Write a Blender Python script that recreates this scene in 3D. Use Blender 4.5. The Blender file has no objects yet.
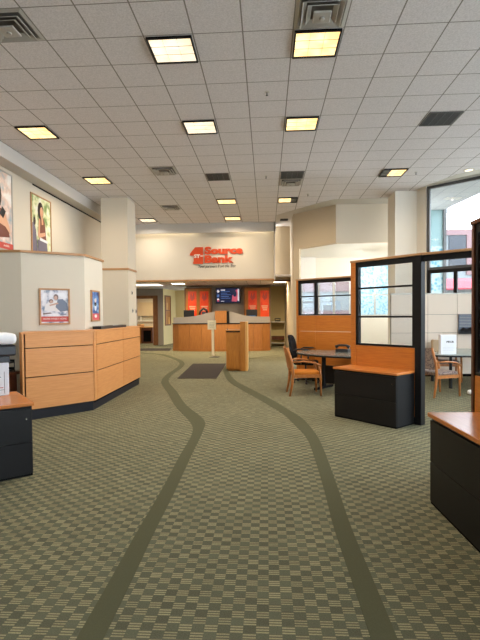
import bpy, bmesh, math, random
from mathutils import Vector, Matrix
random.seed(7)
S = bpy.context.scene
C = S.collection
PI = math.pi
CEIL = 5.03
T = .61
GX, GY = -1.485, 5.64          # origin of the ceiling tile grid

# ------------------------------------------------------------------ materials
def mat(name, col, rough=.6, metal=0, spec=.5, emit=None, es=0, bump=0, bscale=200, vary=0, vscale=8):
    m = bpy.data.materials.new(name); m.use_nodes = True
    nt = m.node_tree; b = nt.nodes['Principled BSDF']
    b.inputs['Base Color'].default_value = (*col, 1)
    b.inputs['Roughness'].default_value = rough
    b.inputs['Metallic'].default_value = metal
    b.inputs['Specular IOR Level'].default_value = spec
    if emit:
        b.inputs['Emission Color'].default_value = (*emit, 1)
        b.inputs['Emission Strength'].default_value = es
    if vary or bump:
        tc = nt.nodes.new('ShaderNodeTexCoord')
    if vary:
        n = nt.nodes.new('ShaderNodeTexNoise'); n.inputs['Scale'].default_value = vscale
        n.inputs['Detail'].default_value = 4
        nt.links.new(tc.outputs['Object'], n.inputs['Vector'])
        r = nt.nodes.new('ShaderNodeMapRange')
        r.inputs['To Min'].default_value = 1-vary; r.inputs['To Max'].default_value = 1+vary
        nt.links.new(n.outputs['Fac'], r.inputs['Value'])
        mx = nt.nodes.new('ShaderNodeVectorMath'); mx.operation = 'SCALE'
        mx.inputs[0].default_value = col
        nt.links.new(r.outputs['Result'], mx.inputs['Scale'])
        nt.links.new(mx.outputs['Vector'], b.inputs['Base Color'])
    if bump:
        n = nt.nodes.new('ShaderNodeTexNoise'); n.inputs['Scale'].default_value = bscale
        nt.links.new(tc.outputs['Object'], n.inputs['Vector'])
        bp = nt.nodes.new('ShaderNodeBump'); bp.inputs['Strength'].default_value = bump
        bp.inputs['Distance'].default_value = .004
        nt.links.new(n.outputs['Fac'], bp.inputs['Height'])
        nt.links.new(bp.outputs['Normal'], b.inputs['Normal'])
    return m

def wood(name, c1, c2, rough=.4, sc=(1.2, 1.2, 14), wscale=3):
    """veneer: fine streaks stretched along one axis (sc: noise frequency per axis)"""
    m = bpy.data.materials.new(name); m.use_nodes = True
    nt = m.node_tree; b = nt.nodes['Principled BSDF']
    tc = nt.nodes.new('ShaderNodeTexCoord'); mp = nt.nodes.new('ShaderNodeMapping')
    mp.inputs['Scale'].default_value = sc
    nt.links.new(tc.outputs['Object'], mp.inputs['Vector'])
    n = nt.nodes.new('ShaderNodeTexNoise'); n.inputs['Scale'].default_value = wscale
    n.inputs['Detail'].default_value = 6; n.inputs['Roughness'].default_value = .6
    n.inputs['Distortion'].default_value = .4
    nt.links.new(mp.outputs['Vector'], n.inputs['Vector'])
    r = nt.nodes.new('ShaderNodeValToRGB')
    r.color_ramp.elements[0].position = .32; r.color_ramp.elements[0].color = (*c2, 1)
    r.color_ramp.elements[1].position = .68; r.color_ramp.elements[1].color = (*c1, 1)
    nt.links.new(n.outputs['Fac'], r.inputs['Fac'])
    nt.links.new(r.outputs['Color'], b.inputs['Base Color'])
    b.inputs['Roughness'].default_value = rough
    return m

def glass(name, tint=(.9, .93, .93), refl=.08, rough=.02):
    m = bpy.data.materials.new(name); m.use_nodes = True
    nt = m.node_tree; nt.nodes.clear()
    o = nt.nodes.new('ShaderNodeOutputMaterial'); mx = nt.nodes.new('ShaderNodeMixShader')
    t = nt.nodes.new('ShaderNodeBsdfTransparent'); g = nt.nodes.new('ShaderNodeBsdfGlossy')
    t.inputs['Color'].default_value = (*tint, 1); g.inputs['Roughness'].default_value = rough
    mx.inputs['Fac'].default_value = refl
    nt.links.new(t.outputs[0], mx.inputs[1]); nt.links.new(g.outputs[0], mx.inputs[2])
    nt.links.new(mx.outputs[0], o.inputs['Surface'])
    return m

def srgb(r, g, b):
    f = lambda v: (v/255/12.92) if v <= 10 else ((v/255+.055)/1.055)**2.4
    return (f(r), f(g), f(b))

def math_node(nt, op, a, b=None, c=None):
    n = nt.nodes.new('ShaderNodeMath'); n.operation = op
    for i, v in enumerate((a, b, c)):
        if v is None: continue
        if isinstance(v, (int, float)): n.inputs[i].default_value = v
        else: nt.links.new(v, n.inputs[i])
    return n.outputs[0]

def carpet_mat():
    m = bpy.data.materials.new('carpet_basket_weave'); m.use_nodes = True
    nt = m.node_tree; b = nt.nodes['Principled BSDF']
    b.inputs['Roughness'].default_value = .95; b.inputs['Specular IOR Level'].default_value = .1
    tc = nt.nodes.new('ShaderNodeTexCoord'); sp = nt.nodes.new('ShaderNodeSeparateXYZ')
    nt.links.new(tc.outputs['Object'], sp.inputs[0])
    x, y = sp.outputs['X'], sp.outputs['Y']
    cw, ch = .066, .058
    yr = math_node(nt, 'DIVIDE', y, ch); row = math_node(nt, 'FLOOR', yr)
    fy = math_node(nt, 'FRACT', yr)
    # every row is shifted by one block plus a slight drift, as woven
    u = math_node(nt, 'ADD', math_node(nt, 'DIVIDE', x, cw), math_node(nt, 'MULTIPLY', row, 1.0))
    chk = math_node(nt, 'LESS_THAN', math_node(nt, 'FRACT', math_node(nt, 'MULTIPLY', u, .5)), .5)
    stripe = math_node(nt, 'LESS_THAN', math_node(nt, 'FRACT', math_node(nt, 'MULTIPLY', fy, 3)), .52)
    # per-block value noise
    wn = nt.nodes.new('ShaderNodeTexWhiteNoise'); cb = nt.nodes.new('ShaderNodeCombineXYZ')
    nt.links.new(math_node(nt, 'FLOOR', u), cb.inputs[0]); nt.links.new(row, cb.inputs[1])
    nt.links.new(cb.outputs[0], wn.inputs['Vector'])
    no = nt.nodes.new('ShaderNodeTexNoise'); no.inputs['Scale'].default_value = 150; no.inputs['Detail'].default_value = 4
    nt.links.new(tc.outputs['Object'], no.inputs['Vector'])
    big = nt.nodes.new('ShaderNodeTexNoise'); big.inputs['Scale'].default_value = .9; big.inputs['Detail'].default_value = 3
    nt.links.new(tc.outputs['Object'], big.inputs['Vector'])
    def mix(f, a, bb):
        n = nt.nodes.new('ShaderNodeMix'); n.data_type = 'RGBA'
        nt.links.new(f, n.inputs['Factor'])
        for i, v in ((6, a), (7, bb)):
            if isinstance(v, tuple): n.inputs[i].default_value = (*v, 1)
            else: nt.links.new(v, n.inputs[i])
        return n.outputs[2]
    light = mix(stripe, srgb(108, 105, 84), srgb(170, 161, 126))
    dark = mix(no.outputs['Fac'], srgb(92, 93, 75), srgb(114, 114, 94))
    f1 = math_node(nt, 'MULTIPLY', chk, math_node(nt, 'ADD', math_node(nt, 'MULTIPLY', no.outputs['Fac'], .9), .35))
    f1 = math_node(nt, 'MINIMUM', f1, 1.0)
    col = mix(f1, dark, light)
    var = math_node(nt, 'ADD', math_node(nt, 'MULTIPLY', wn.outputs['Value'], .24), math_node(nt, 'ADD', math_node(nt, 'MULTIPLY', no.outputs['Fac'], .7), .53))
    var = math_node(nt, 'MULTIPLY', var, math_node(nt, 'ADD', math_node(nt, 'MULTIPLY', big.outputs['Fac'], .3), .85))
    sc = nt.nodes.new('ShaderNodeVectorMath'); sc.operation = 'SCALE'
    nt.links.new(col, sc.inputs[0]); nt.links.new(var, sc.inputs['Scale'])
    nt.links.new(sc.outputs[0], b.inputs['Base Color'])
    bp = nt.nodes.new('ShaderNodeBump'); bp.inputs['Strength'].default_value = .4; bp.inputs['Distance'].default_value = .004
    nt.links.new(no.outputs['Fac'], bp.inputs['Height']); nt.links.new(bp.outputs['Normal'], b.inputs['Normal'])
    return m

def ceiling_mat(name='acoustic_ceiling_tiles', c0=srgb(212, 208, 211), c1=srgb(230, 226, 229), c2=srgb(140, 136, 133)):
    m = bpy.data.materials.new(name); m.use_nodes = True
    nt = m.node_tree; b = nt.nodes['Principled BSDF']
    b.inputs['Roughness'].default_value = .9; b.inputs['Specular IOR Level'].default_value = .15
    tc = nt.nodes.new('ShaderNodeTexCoord'); sp = nt.nodes.new('ShaderNodeSeparateXYZ')
    nt.links.new(tc.outputs['Object'], sp.inputs[0])
    def edge(v, off, w):
        f = math_node(nt, 'FRACT', math_node(nt, 'DIVIDE', math_node(nt, 'SUBTRACT', v, off), T))
        d = math_node(nt, 'ABSOLUTE', math_node(nt, 'SUBTRACT', f, .5))
        return math_node(nt, 'GREATER_THAN', d, .5-w/T)
    ex = edge(sp.outputs['X'], GX-20*T, .0085); ey = edge(sp.outputs['Y'], GY-20*T, .007)
    g = math_node(nt, 'MAXIMUM', ex, ey)
    no = nt.nodes.new('ShaderNodeTexNoise'); no.inputs['Scale'].default_value = 55; no.inputs['Detail'].default_value = 5
    nt.links.new(tc.outputs['Object'], no.inputs['Vector'])
    r = nt.nodes.new('ShaderNodeValToRGB')
    r.color_ramp.elements[0].position = .35; r.color_ramp.elements[0].color = (*c0, 1)
    r.color_ramp.elements[1].position = .65; r.color_ramp.elements[1].color = (*c1, 1)
    nt.links.new(no.outputs['Fac'], r.inputs['Fac'])
    mx = nt.nodes.new('ShaderNodeMix'); mx.data_type = 'RGBA'
    nt.links.new(g, mx.inputs['Factor']); nt.links.new(r.outputs['Color'], mx.inputs[6])
    mx.inputs[7].default_value = (*c2, 1)
    nt.links.new(mx.outputs[2], b.inputs['Base Color'])
    bp = nt.nodes.new('ShaderNodeBump'); bp.inputs['Strength'].default_value = .35; bp.inputs['Distance'].default_value = .006
    nt.links.new(no.outputs['Fac'], bp.inputs['Height']); nt.links.new(bp.outputs['Normal'], b.inputs['Normal'])
    return m

def lens_mat(name, c1, c2, strength):
    """lit parabolic lens: lamp tubes brighter than the gaps between them"""
    m = bpy.data.materials.new(name); m.use_nodes = True
    nt = m.node_tree; b = nt.nodes['Principled BSDF']
    tc = nt.nodes.new('ShaderNodeTexCoord')
    n = nt.nodes.new('ShaderNodeTexNoise'); n.inputs['Scale'].default_value = 5.5; n.inputs['Detail'].default_value = 1
    nt.links.new(tc.outputs['Object'], n.inputs['Vector'])
    r = nt.nodes.new('ShaderNodeValToRGB')
    r.color_ramp.elements[0].position = .4; r.color_ramp.elements[0].color = (*c2, 1)
    r.color_ramp.elements[1].position = .6; r.color_ramp.elements[1].color = (*c1, 1)
    nt.links.new(n.outputs['Fac'], r.inputs['Fac'])
    nt.links.new(r.outputs['Color'], b.inputs['Emission Color'])
    b.inputs['Emission Strength'].default_value = strength
    b.inputs['Base Color'].default_value = (*c1, 1)
    return m

def print_mat(name, c1, c2, c3, scale=3.0):
    """mottled photographic print"""
    m = bpy.data.materials.new(name); m.use_nodes = True
    nt = m.node_tree; b = nt.nodes['Principled BSDF']
    tc = nt.nodes.new('ShaderNodeTexCoord')
    n = nt.nodes.new('ShaderNodeTexNoise'); n.inputs['Scale'].default_value = scale; n.inputs['Detail'].default_value = 3
    nt.links.new(tc.outputs['Object'], n.inputs['Vector'])
    r = nt.nodes.new('ShaderNodeValToRGB'); e = r.color_ramp.elements
    e[0].position = .36; e[0].color = (*c1, 1); e[1].position = .64; e[1].color = (*c3, 1)
    k = e.new(.5); k.color = (*c2, 1)
    nt.links.new(n.outputs['Fac'], r.inputs['Fac']); nt.links.new(r.outputs['Color'], b.inputs['Base Color'])
    b.inputs['Roughness'].default_value = .35
    return m

M = {}
M['carpet'] = carpet_mat()
M['band'] = mat('carpet_border_olive', srgb(94, 94, 72), .95, spec=.1, vary=.12, vscale=120, bump=.3)
M['mat_rug'] = mat('door_mat_brown', srgb(66, 60, 56), .95, spec=.1, vary=.2, vscale=90, bump=.4)
M['ceil'] = ceiling_mat()
M['gyp'] = mat('gypsum_paint', srgb(200, 195, 188), .8, spec=.2)
M['cream'] = mat('cream_wall_paint', srgb(214, 204, 187), .75, spec=.2, bump=.08, bscale=300)
M['cream_w'] = mat('pale_wall_paint', srgb(226, 220, 208), .75, spec=.2)
M['tan'] = mat('tan_wall_paint', srgb(196, 180, 155), .75, spec=.2)
M['unlit_wall'] = mat('unlit_wall_taupe', srgb(162, 146, 122), .8, spec=.2)  # darker tone puts the missing light on this wall into its colour
M['grey_wall'] = mat('grey_wall_paint', srgb(158, 150, 142), .8, spec=.2)
M['yellow_wall'] = mat('yellow_cream_paint', srgb(226, 208, 158), .8, spec=.2)
M['white'] = mat('white_paint', srgb(235, 235, 232), .7, spec=.2)
M['maple_h'] = wood('light_maple_veneer', srgb(222, 156, 94), srgb(208, 140, 80), .42, (1.2, 1.2, 16))
M['maple_trim'] = wood('maple_trim', srgb(190, 144, 98), srgb(168, 122, 80), .45, (1, 1, 12))
M['cherry_h'] = wood('honey_cherry_veneer', srgb(208, 126, 44), srgb(188, 106, 34), .35, (1.2, 1.2, 22))
M['cherry_top'] = wood('honey_cherry_top', srgb(214, 132, 64), srgb(196, 114, 50), .22, (1.5, 14, 14))
M['podium_w'] = wood('oak_podium_veneer', srgb(186, 122, 42), srgb(164, 100, 30), .4, (12, 12, 1.2))
M['podium_l'] = wood('pale_oak_edge', srgb(226, 176, 104), srgb(208, 156, 86), .4, (12, 12, 1.2))
M['teller_w'] = wood('teller_maple_veneer', srgb(192, 128, 68), srgb(172, 110, 54), .42, (10, 10, 1.0))
M['chair_w'] = wood('chair_beech', srgb(186, 120, 60), srgb(164, 98, 44), .35, (6, 6, 6))
M['brown_w'] = wood('dark_wood_trim', srgb(112, 62, 36), srgb(88, 46, 26), .4, (6, 6, 3))
M['door_w'] = wood('brown_door_frame', srgb(140, 92, 52), srgb(116, 72, 38), .45, (6, 6, 1.5))
M['black'] = mat('black_metal_enamel', srgb(19, 18, 19), .55, spec=.25)
M['black_d'] = mat('black_drawer_enamel', srgb(21, 20, 21), .5, spec=.3)
M['black_s'] = mat('black_shadow_gap', srgb(12, 12, 12), .8, spec=.1)
M['black_f'] = mat('black_chair_fabric', srgb(34, 34, 36), .85, spec=.2, bump=.3)
M['navy'] = mat('dark_navy_base', srgb(24, 26, 34), .6, spec=.3)
M['dark_pl'] = mat('dark_plastic', srgb(30, 32, 38), .35)
M['white_pl'] = mat('white_plastic', srgb(236, 236, 240), .35)
M['box_w'] = mat('white_card', srgb(228, 230, 236), .5)
M['alu'] = mat('painted_grey_metal', srgb(176, 172, 164), .4, metal=.3)
M['alu_d'] = mat('dark_grey_metal', srgb(84, 84, 84), .5, metal=.3)
M['chrome'] = mat('chrome', srgb(200, 200, 200), .2, metal=1)
M['vent'] = mat('vent_enamel', srgb(176, 172, 166), .4)
M['vent_b'] = mat('vent_shadow', srgb(104, 100, 96), .6)
M['table'] = mat('grey_laminate', srgb(122, 124, 118), .22, spec=.6, vary=.06, vscale=30)
M['table_r'] = mat('pale_grey_laminate', srgb(158, 166, 160), .25, spec=.6)
M['orange_f'] = mat('orange_seat_fabric', srgb(210, 128, 50), .85, spec=.1, vary=.12, vscale=60)
def pattern_fabric():
    m = bpy.data.materials.new('speckled_seat_fabric'); m.use_nodes = True
    nt = m.node_tree; b = nt.nodes['Principled BSDF']; b.inputs['Roughness'].default_value = .9
    tc = nt.nodes.new('ShaderNodeTexCoord'); v = nt.nodes.new('ShaderNodeTexVoronoi'); v.inputs['Scale'].default_value = 34
    nt.links.new(tc.outputs['Object'], v.inputs['Vector'])
    r = nt.nodes.new('ShaderNodeValToRGB'); e = r.color_ramp.elements
    e[0].position = .25; e[0].color = (*srgb(58, 50, 58), 1); e[1].position = .5; e[1].color = (*srgb(150, 132, 122), 1)
    nt.links.new(v.outputs['Distance'], r.inputs['Fac']); nt.links.new(r.outputs['Color'], b.inputs['Base Color'])
    return m
M['speckle'] = pattern_fabric()
M['glass'] = glass('partition_glass', (.92, .94, .95), .05)
M['smoke'] = glass('dark_tinted_glass', (.30, .31, .33), .05)
M['winglass'] = glass('window_glass', (.95, .97, .98), .04)
M['screen'] = mat('frosted_grey_acrylic', srgb(176, 167, 160), .45, vary=.05, vscale=6)
M['red'] = mat('sign_red_orange', srgb(206, 68, 18), .6)
M['orange_p'] = print_mat('orange_red_banner', srgb(240, 66, 22), srgb(246, 82, 28), srgb(230, 58, 20), 2.5)
M['ink'] = mat('black_ink', srgb(24, 20, 18), .6)
M['wtext'] = mat('white_print', srgb(238, 228, 220), .6)
M['pinktext'] = mat('pale_pink_print', srgb(240, 178, 150), .6)
M['lensy'] = lens_mat('warm_lit_lens', (1, .80, .40), (1, .60, .24), 1.05)
M['lensw'] = lens_mat('cool_lit_lens', (1, .91, .74), (1, .80, .55), .7)
M['cove'] = mat('cove_tube_glow', (1, 1, 1), emit=(1, .86, .62), es=8)
M['skin'] = mat('print_skin', srgb(214, 164, 132), .5)
M['hair'] = mat('print_dark_hair', srgb(44, 28, 26), .5)
M['foliage'] = print_mat('print_foliage', srgb(120, 146, 84), srgb(220, 222, 176), srgb(236, 236, 222), 5)
M['p_brown'] = mat('print_brown_dress', srgb(116, 66, 52), .5)
M['p_slate'] = mat('print_slate_cloth', srgb(112, 106, 122), .5)
M['p_pale'] = print_mat('print_pale_room', srgb(232, 226, 222), srgb(214, 186, 172), srgb(150, 168, 176), 4)
M['p_family'] = print_mat('print_white_family_photo', srgb(232, 232, 238), srgb(216, 214, 222), srgb(110, 128, 156), 9)
M['p_white'] = mat('print_off_white', srgb(226, 222, 222), .5)
M['p_denim'] = mat('print_denim', srgb(112, 122, 142), .5)
M['p_haze'] = mat('print_hazy_hair', srgb(120, 100, 96), .5)
M['p_tan'] = mat('print_tan_skin', srgb(196, 160, 144), .5)
M['p_red'] = mat('print_red_band', srgb(192, 72, 62), .5)
M['p_blue'] = print_mat('print_blue_photo', srgb(40, 66, 130), srgb(70, 120, 190), srgb(150, 190, 220), 9)
M['p_rose'] = mat('print_rose', srgb(214, 90, 96), .5)
M['p_pink'] = mat('print_pink_face', srgb(206, 140, 136), .5)
M['tvscreen'] = mat('screen_navy_glow', srgb(10, 14, 34), .2, emit=srgb(14, 26, 58), es=.8)
M['tvtext'] = mat('screen_text_glow', srgb(60, 90, 150), .3, emit=srgb(70, 96, 140), es=.7)
M['tvwhite'] = mat('screen_white_glow', (.8, .8, .8), .3, emit=srgb(190, 185, 195), es=.7)
M['tvpink'] = mat('screen_pink_glow', srgb(200, 90, 110), .3, emit=srgb(150, 60, 84), es=.7)
M['monitor_blue'] = mat('monitor_blue_glow', srgb(40, 60, 90), .3, emit=srgb(70, 110, 150), es=.7)
M['panel'] = mat('pinkish_cream_panel', srgb(222, 208, 192), .8, spec=.2, bump=.1, bscale=120)
M['louver'] = mat('blue_grey_louver', srgb(72, 84, 104), .5)
M['blind'] = mat('beige_blind', srgb(196, 178, 150), .8)
M['awning'] = mat('pink_red_awning', srgb(140, 52, 64), .7)
M['bldg'] = mat('white_facade', srgb(122, 128, 132), .8)
M['bldg_p'] = mat('pale_pink_brick', srgb(120, 96, 98), .8)
M['bldg_g'] = mat('grey_facade_glass', srgb(48, 52, 60), .5)
M['street'] = mat('pale_paving', srgb(190, 192, 192), .9, vary=.08, vscale=2)
def frost():
    m = bpy.data.materials.new('frosted_patterned_glass'); m.use_nodes = True
    nt = m.node_tree; b = nt.nodes['Principled BSDF']; b.inputs['Roughness'].default_value = .3
    tc = nt.nodes.new('ShaderNodeTexCoord'); v = nt.nodes.new('ShaderNodeTexVoronoi'); v.inputs['Scale'].default_value = 8
    nt.links.new(tc.outputs['Object'], v.inputs['Vector'])
    r = nt.nodes.new('ShaderNodeValToRGB'); e = r.color_ramp.elements
    e[0].position = .2; e[0].color = (*srgb(60, 130, 152), 1); e[1].position = .6; e[1].color = (*srgb(160, 180, 184), 1)
    nt.links.new(v.outputs['Distance'], r.inputs['Fac']); nt.links.new(r.outputs['Color'], b.inputs['Base Color'])
    return m
M['frost'] = frost()
M['teal'] = mat('pale_teal_glass', srgb(120, 146, 148), .4)
M['canopy_t'] = ceiling_mat('canopy_tiles', srgb(150, 152, 154), srgb(158, 160, 162), srgb(120, 122, 124))
M['canopy'] = mat('white_canopy_panels', srgb(190, 191, 192), .8)

# ------------------------------------------------------------------ mesh helpers
class MB:
    def __init__(s, m=None):
        s.bm = bmesh.new(); s.mats = []; s.cur = m
    def mi(s, m):
        m = m or s.cur
        if m not in s.mats: s.mats.append(m)
        return s.mats.index(m)
    def faces(s, vs, fs, m=None):
        i = s.mi(m); b = [s.bm.verts.new(v) for v in vs]
        for f in fs:
            try:
                g = s.bm.faces.new([b[k] for k in f]); g.material_index = i
            except ValueError: pass
        return s
    def box(s, x0, x1, y0, y1, z0, z1, m=None, R=None):
        vs = [Vector((x, y, z)) for z in (z0, z1) for x, y in ((x0, y0), (x1, y0), (x1, y1), (x0, y1))]
        if R is not None: vs = [R @ v for v in vs]
        return s.faces(vs, [(3, 2, 1, 0), (4, 5, 6, 7), (0, 1, 5, 4), (1, 2, 6, 5), (2, 3, 7, 6), (3, 0, 4, 7)], m)
    def prism(s, pts, z0, z1, m=None):            # plan polygon, counter-clockwise
        n = len(pts)
        a = sum(pts[i][0]*pts[(i+1) % n][1]-pts[(i+1) % n][0]*pts[i][1] for i in range(n))
        if a < 0: pts = pts[::-1]
        vs = [(x, y, z0) for x, y in pts]+[(x, y, z1) for x, y in pts]
        return s.faces(vs, [tuple(range(n))[::-1], tuple(range(n, 2*n))]+[(i, (i+1) % n, n+(i+1) % n, n+i) for i in range(n)], m)
    def plate(s, pts, y0, y1, m=None):            # outline in x,z extruded along y (y0 < y1)
        n = len(pts)
        a = sum(pts[i][0]*pts[(i+1) % n][1]-pts[(i+1) % n][0]*pts[i][1] for i in range(n))
        if a < 0: pts = pts[::-1]
        vs = [(x, y0, z) for x, z in pts]+[(x, y1, z) for x, z in pts]
        return s.faces(vs, [tuple(range(n)), tuple(range(n, 2*n))[::-1]]+[((i+1) % n, i, n+i, n+(i+1) % n) for i in range(n)], m)
    def disc(s, cx, cz, rx, rz, y0, y1, m=None, n=16):
        return s.plate([(cx+rx*math.cos(2*PI*k/n), cz+rz*math.sin(2*PI*k/n)) for k in range(n)], y0, y1, m)
    def tube(s, pts, r, m=None, seg=10, flat=1.0, up=(0, 0, 1)):
        pts = [Vector(p) for p in pts]; n = len(pts)
        rs = r if isinstance(r, (list, tuple)) else [r]*n
        vs = []
        for i, p in enumerate(pts):
            d = (pts[min(i+1, n-1)]-pts[max(i-1, 0)]).normalized()
            u = Vector(up)
            if abs(d.dot(u)) > .95: u = Vector((0, 1, 0))
            a = d.cross(u).normalized(); b = a.cross(d).normalized()
            for k in range(seg):
                t = 2*PI*k/seg
                vs.append(p+a*(rs[i]*math.cos(t))+b*(rs[i]*flat*math.sin(t)))
        fs = [(i*seg+k, i*seg+(k+1) % seg, (i+1)*seg+(k+1) % seg, (i+1)*seg+k) for i in range(n-1) for k in range(seg)]
        fs += [tuple(range(seg))[::-1], tuple(range((n-1)*seg, n*seg))]
        return s.faces(vs, fs, m)
    def lathe(s, prof, cx=0, cy=0, m=None, seg=24, sx=1, sy=1):   # prof: (r,z) from bottom to top
        vs = [(cx+r*sx*math.cos(2*PI*k/seg), cy+r*sy*math.sin(2*PI*k/seg), z) for r, z in prof for k in range(seg)]
        n = len(prof)
        fs = [(i*seg+k, i*seg+(k+1) % seg, (i+1)*seg+(k+1) % seg, (i+1)*seg+k) for i in range(n-1) for k in range(seg)]
        fs += [tuple(range(seg))[::-1], tuple(range((n-1)*seg, n*seg))]
        return s.faces(vs, fs, m)
    def build(s, name, parent=None, bevel=0, smooth=False, sub=0, kind=None, label=None):
        me = bpy.data.meshes.new(name)
        bmesh.ops.recalc_face_normals(s.bm, faces=s.bm.faces)
        s.bm.to_mesh(me); s.bm.free()
        for m in s.mats: me.materials.append(m)
        if smooth:
            for p in me.polygons: p.use_smooth = True
        o = bpy.data.objects.new(name, me); C.objects.link(o)
        if parent: o.parent = parent
        if bevel:
            b = o.modifiers.new('bevel', 'BEVEL'); b.width = bevel; b.segments = 2; b.limit_method = 'ANGLE'; b.angle_limit = .7
        if sub:
            b = o.modifiers.new('sub', 'SUBSURF'); b.levels = sub; b.render_levels = sub
        if kind: o['kind'] = kind
        if label: o['label'] = label
        return o

def thing(name, label, cat, loc=(0, 0, 0), rz=0, group=None):
    o = bpy.data.objects.new(name, None); C.objects.link(o)
    o.location = loc; o.rotation_euler = (0, 0, rz); o.empty_display_size = .1
    o['label'] = label; o['category'] = cat
    if group: o['group'] = group
    return o
def tag(o, label, cat, group=None):
    o['label'] = label; o['category'] = cat
    if group: o['group'] = group
    return o
def struct(mb, name, **k): return mb.build(name, kind='structure', **k)
def dup(root, loc, rz, label, group=None):
    r = root.copy(); C.objects.link(r); r.location = loc; r.rotation_euler = (0, 0, rz)
    r['label'] = label
    if group: r['group'] = group
    for ch in list(root.children):
        c = ch.copy(); C.objects.link(c); c.parent = r
        for g in ch.children:
            d = g.copy(); C.objects.link(d); d.parent = c
    return r
def text_mesh(txt, size, width, depth, bold=0, shear=0, spacing=1.0):
    """lettering as plain triangles: in x (fitted to width), z; returns vertices and faces, left at 0, baseline at 0"""
    cu = bpy.data.curves.new('t', 'FONT'); cu.body = txt; cu.size = size; cu.extrude = depth/2
    cu.offset = bold; cu.shear = shear; cu.space_character = spacing; cu.resolution_u = 3
    o = bpy.data.objects.new('t', cu); C.objects.link(o)
    dg = bpy.context.evaluated_depsgraph_get(); dg.update()
    me = bpy.data.meshes.new_from_object(o.evaluated_get(dg))
    vs = [v.co.copy() for v in me.vertices]; fs = [tuple(p.vertices) for p in me.polygons]
    bpy.data.objects.remove(o); bpy.data.curves.remove(cu); bpy.data.meshes.remove(me)
    x0 = min(v.x for v in vs); x1 = max(v.x for v in vs); k = width/(x1-x0)
    return [Vector(((v.x-x0)*k, v.z, v.y)) for v in vs], fs
def add_text(mb, txt, x, y, z, h, width, depth, m, **k):
    """letters standing in the x-z plane, front towards -y, cap height about h"""
    vs, fs = text_mesh(txt, h/.7, width, depth, **k)
    mb.faces([v+Vector((x, y-depth/2, z)) for v in vs], fs, m)

# ------------------------------------------------------------------ camera
cam = bpy.data.cameras.new('camera'); co = bpy.data.objects.new('camera', cam); C.objects.link(co)
yaw, pitch, roll = math.radians(3.34853925), math.radians(-1.48805461), math.radians(.52398512)
Rc = Matrix.Rotation(yaw, 3, 'Z') @ Matrix.Rotation(pitch, 3, 'X') @ Matrix.Rotation(roll, 3, 'Y') @ Matrix.Rotation(PI/2, 3, 'X')
co.matrix_world = Matrix.Translation((0, 0, 1.6)) @ Rc.to_4x4()
cam.sensor_fit = 'VERTICAL'; cam.sensor_height = 36; cam.lens = 458.35/640*36
cam.shift_y = 6.674/640; cam.clip_end = 300; cam.clip_start = .05
S.camera = co

# ------------------------------------------------------------------ floor, ceiling, walls
struct(MB(M['carpet']).box(-9.5, 11, -4, 28, -.1, 0), 'floor')

def ribbon(pts, z0, z1, m):
    """flat band from (left x,y, right x,y) pairs, smoothed"""
    def cr(p0, p1, p2, p3, t):
        return [.5*((2*b)+(-a+c)*t+(2*a-5*b+4*c-d)*t*t+(-a+3*b-3*c+d)*t**3) for a, b, c, d in zip(p0, p1, p2, p3)]
    out = []
    for i in range(len(pts)-1):
        p = [pts[max(i-1, 0)], pts[i], pts[i+1], pts[min(i+2, len(pts)-1)]]
        for k in range(6): out.append(cr(*p, k/6))
    out.append(list(pts[-1]))
    mb = MB(m); n = len(out)
    vs = [(a, b, z1) for a, b, c, d in out]+[(c, d, z1) for a, b, c, d in out]+[(a, b, z0) for a, b, c, d in out]+[(c, d, z0) for a, b, c, d in out]
    fs = []
    for i in range(n-1):
        fs += [(i, n+i, n+i+1, i+1), (2*n+i, i, i+1, 2*n+i+1), (n+i, 3*n+i, 3*n+i+1, n+i+1)]
    return mb.faces(vs, fs)
left_band = [(-.95, -1, -.81, -1), (-.955, 2.2, -.82, 2.2), (-.97, 3.3, -.84, 3.3), (-.975, 4.1, -.845, 4.1), (-1.0, 5.1, -.87, 5.1), (-1.02, 6.1, -.89, 6.25), (-1.15, 6.75, -.98, 6.95),
             (-1.63, 8.0, -1.46, 8.1), (-2.08, 9.4, -1.9, 9.5), (-2.53, 10.8, -2.37, 10.9), (-2.71, 12.1, -2.55, 12.15), (-2.77, 14.0, -2.61, 14.05),
             (-3.02, 15.5, -2.87, 15.6), (-3.77, 17.3, -3.65, 17.5), (-4.65, 18.7, -4.5, 18.9), (-6.5, 19.8, -6.4, 20.0)]
right_band = [(.50, -1, .63, -1), (.50, 2.2, .63, 2.2), (.49, 3.4, .62, 3.4), (.51, 4.2, .64, 4.2), (.52, 5.4, .66, 5.4), (.49, 6.05, .64, 6.15), (.35, 6.85, .54, 7.0), (.22, 7.45, .38, 7.6),
              (-.12, 8.5, .06, 8.65), (-.60, 9.9, -.43, 10.05), (-.89, 10.8, -.73, 10.95), (-1.13, 12.1, -.98, 12.2), (-1.3, 13.7, -1.18, 13.75), (-1.2, 15.4, -1.06, 15.3), (-.6, 16.8, -.5, 16.7), (.4, 18.0, .5, 17.9)]
struct(ribbon(left_band, -.002, .003, M['band']), 'trim_1')
struct(ribbon(right_band, -.002, .003, M['band']), 'trim_2')

# ceiling of the hall (tiles) with a plain gypsum margin on the right
struct(MB(M['ceil']).prism([(-5.6, -4), (9.6, -4), (9.6, 7.6), (4.72, 11.75), (4.1, 13.2), (3.58, 13.95), (2.05, 13.95), (1.55, 14.45), (.36, 16.0), (.36, 17.1), (-5.6, 17.1)], CEIL, CEIL+.1), 'ceiling')
struct(MB(M['gyp']).prism([(9.6, 7.6), (9.7, 8.3), (4.45, 12.9), (4.2, 14.7), (2.2, 14.7), (1.0, 16.0), (1.0, 18.1), (.36, 18.1), (.36, 16.0), (1.55, 14.45), (2.05, 13.95), (3.58, 13.95), (4.1, 13.2), (4.72, 11.75)], CEIL-.006, CEIL+.09), 'trim_3')
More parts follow.
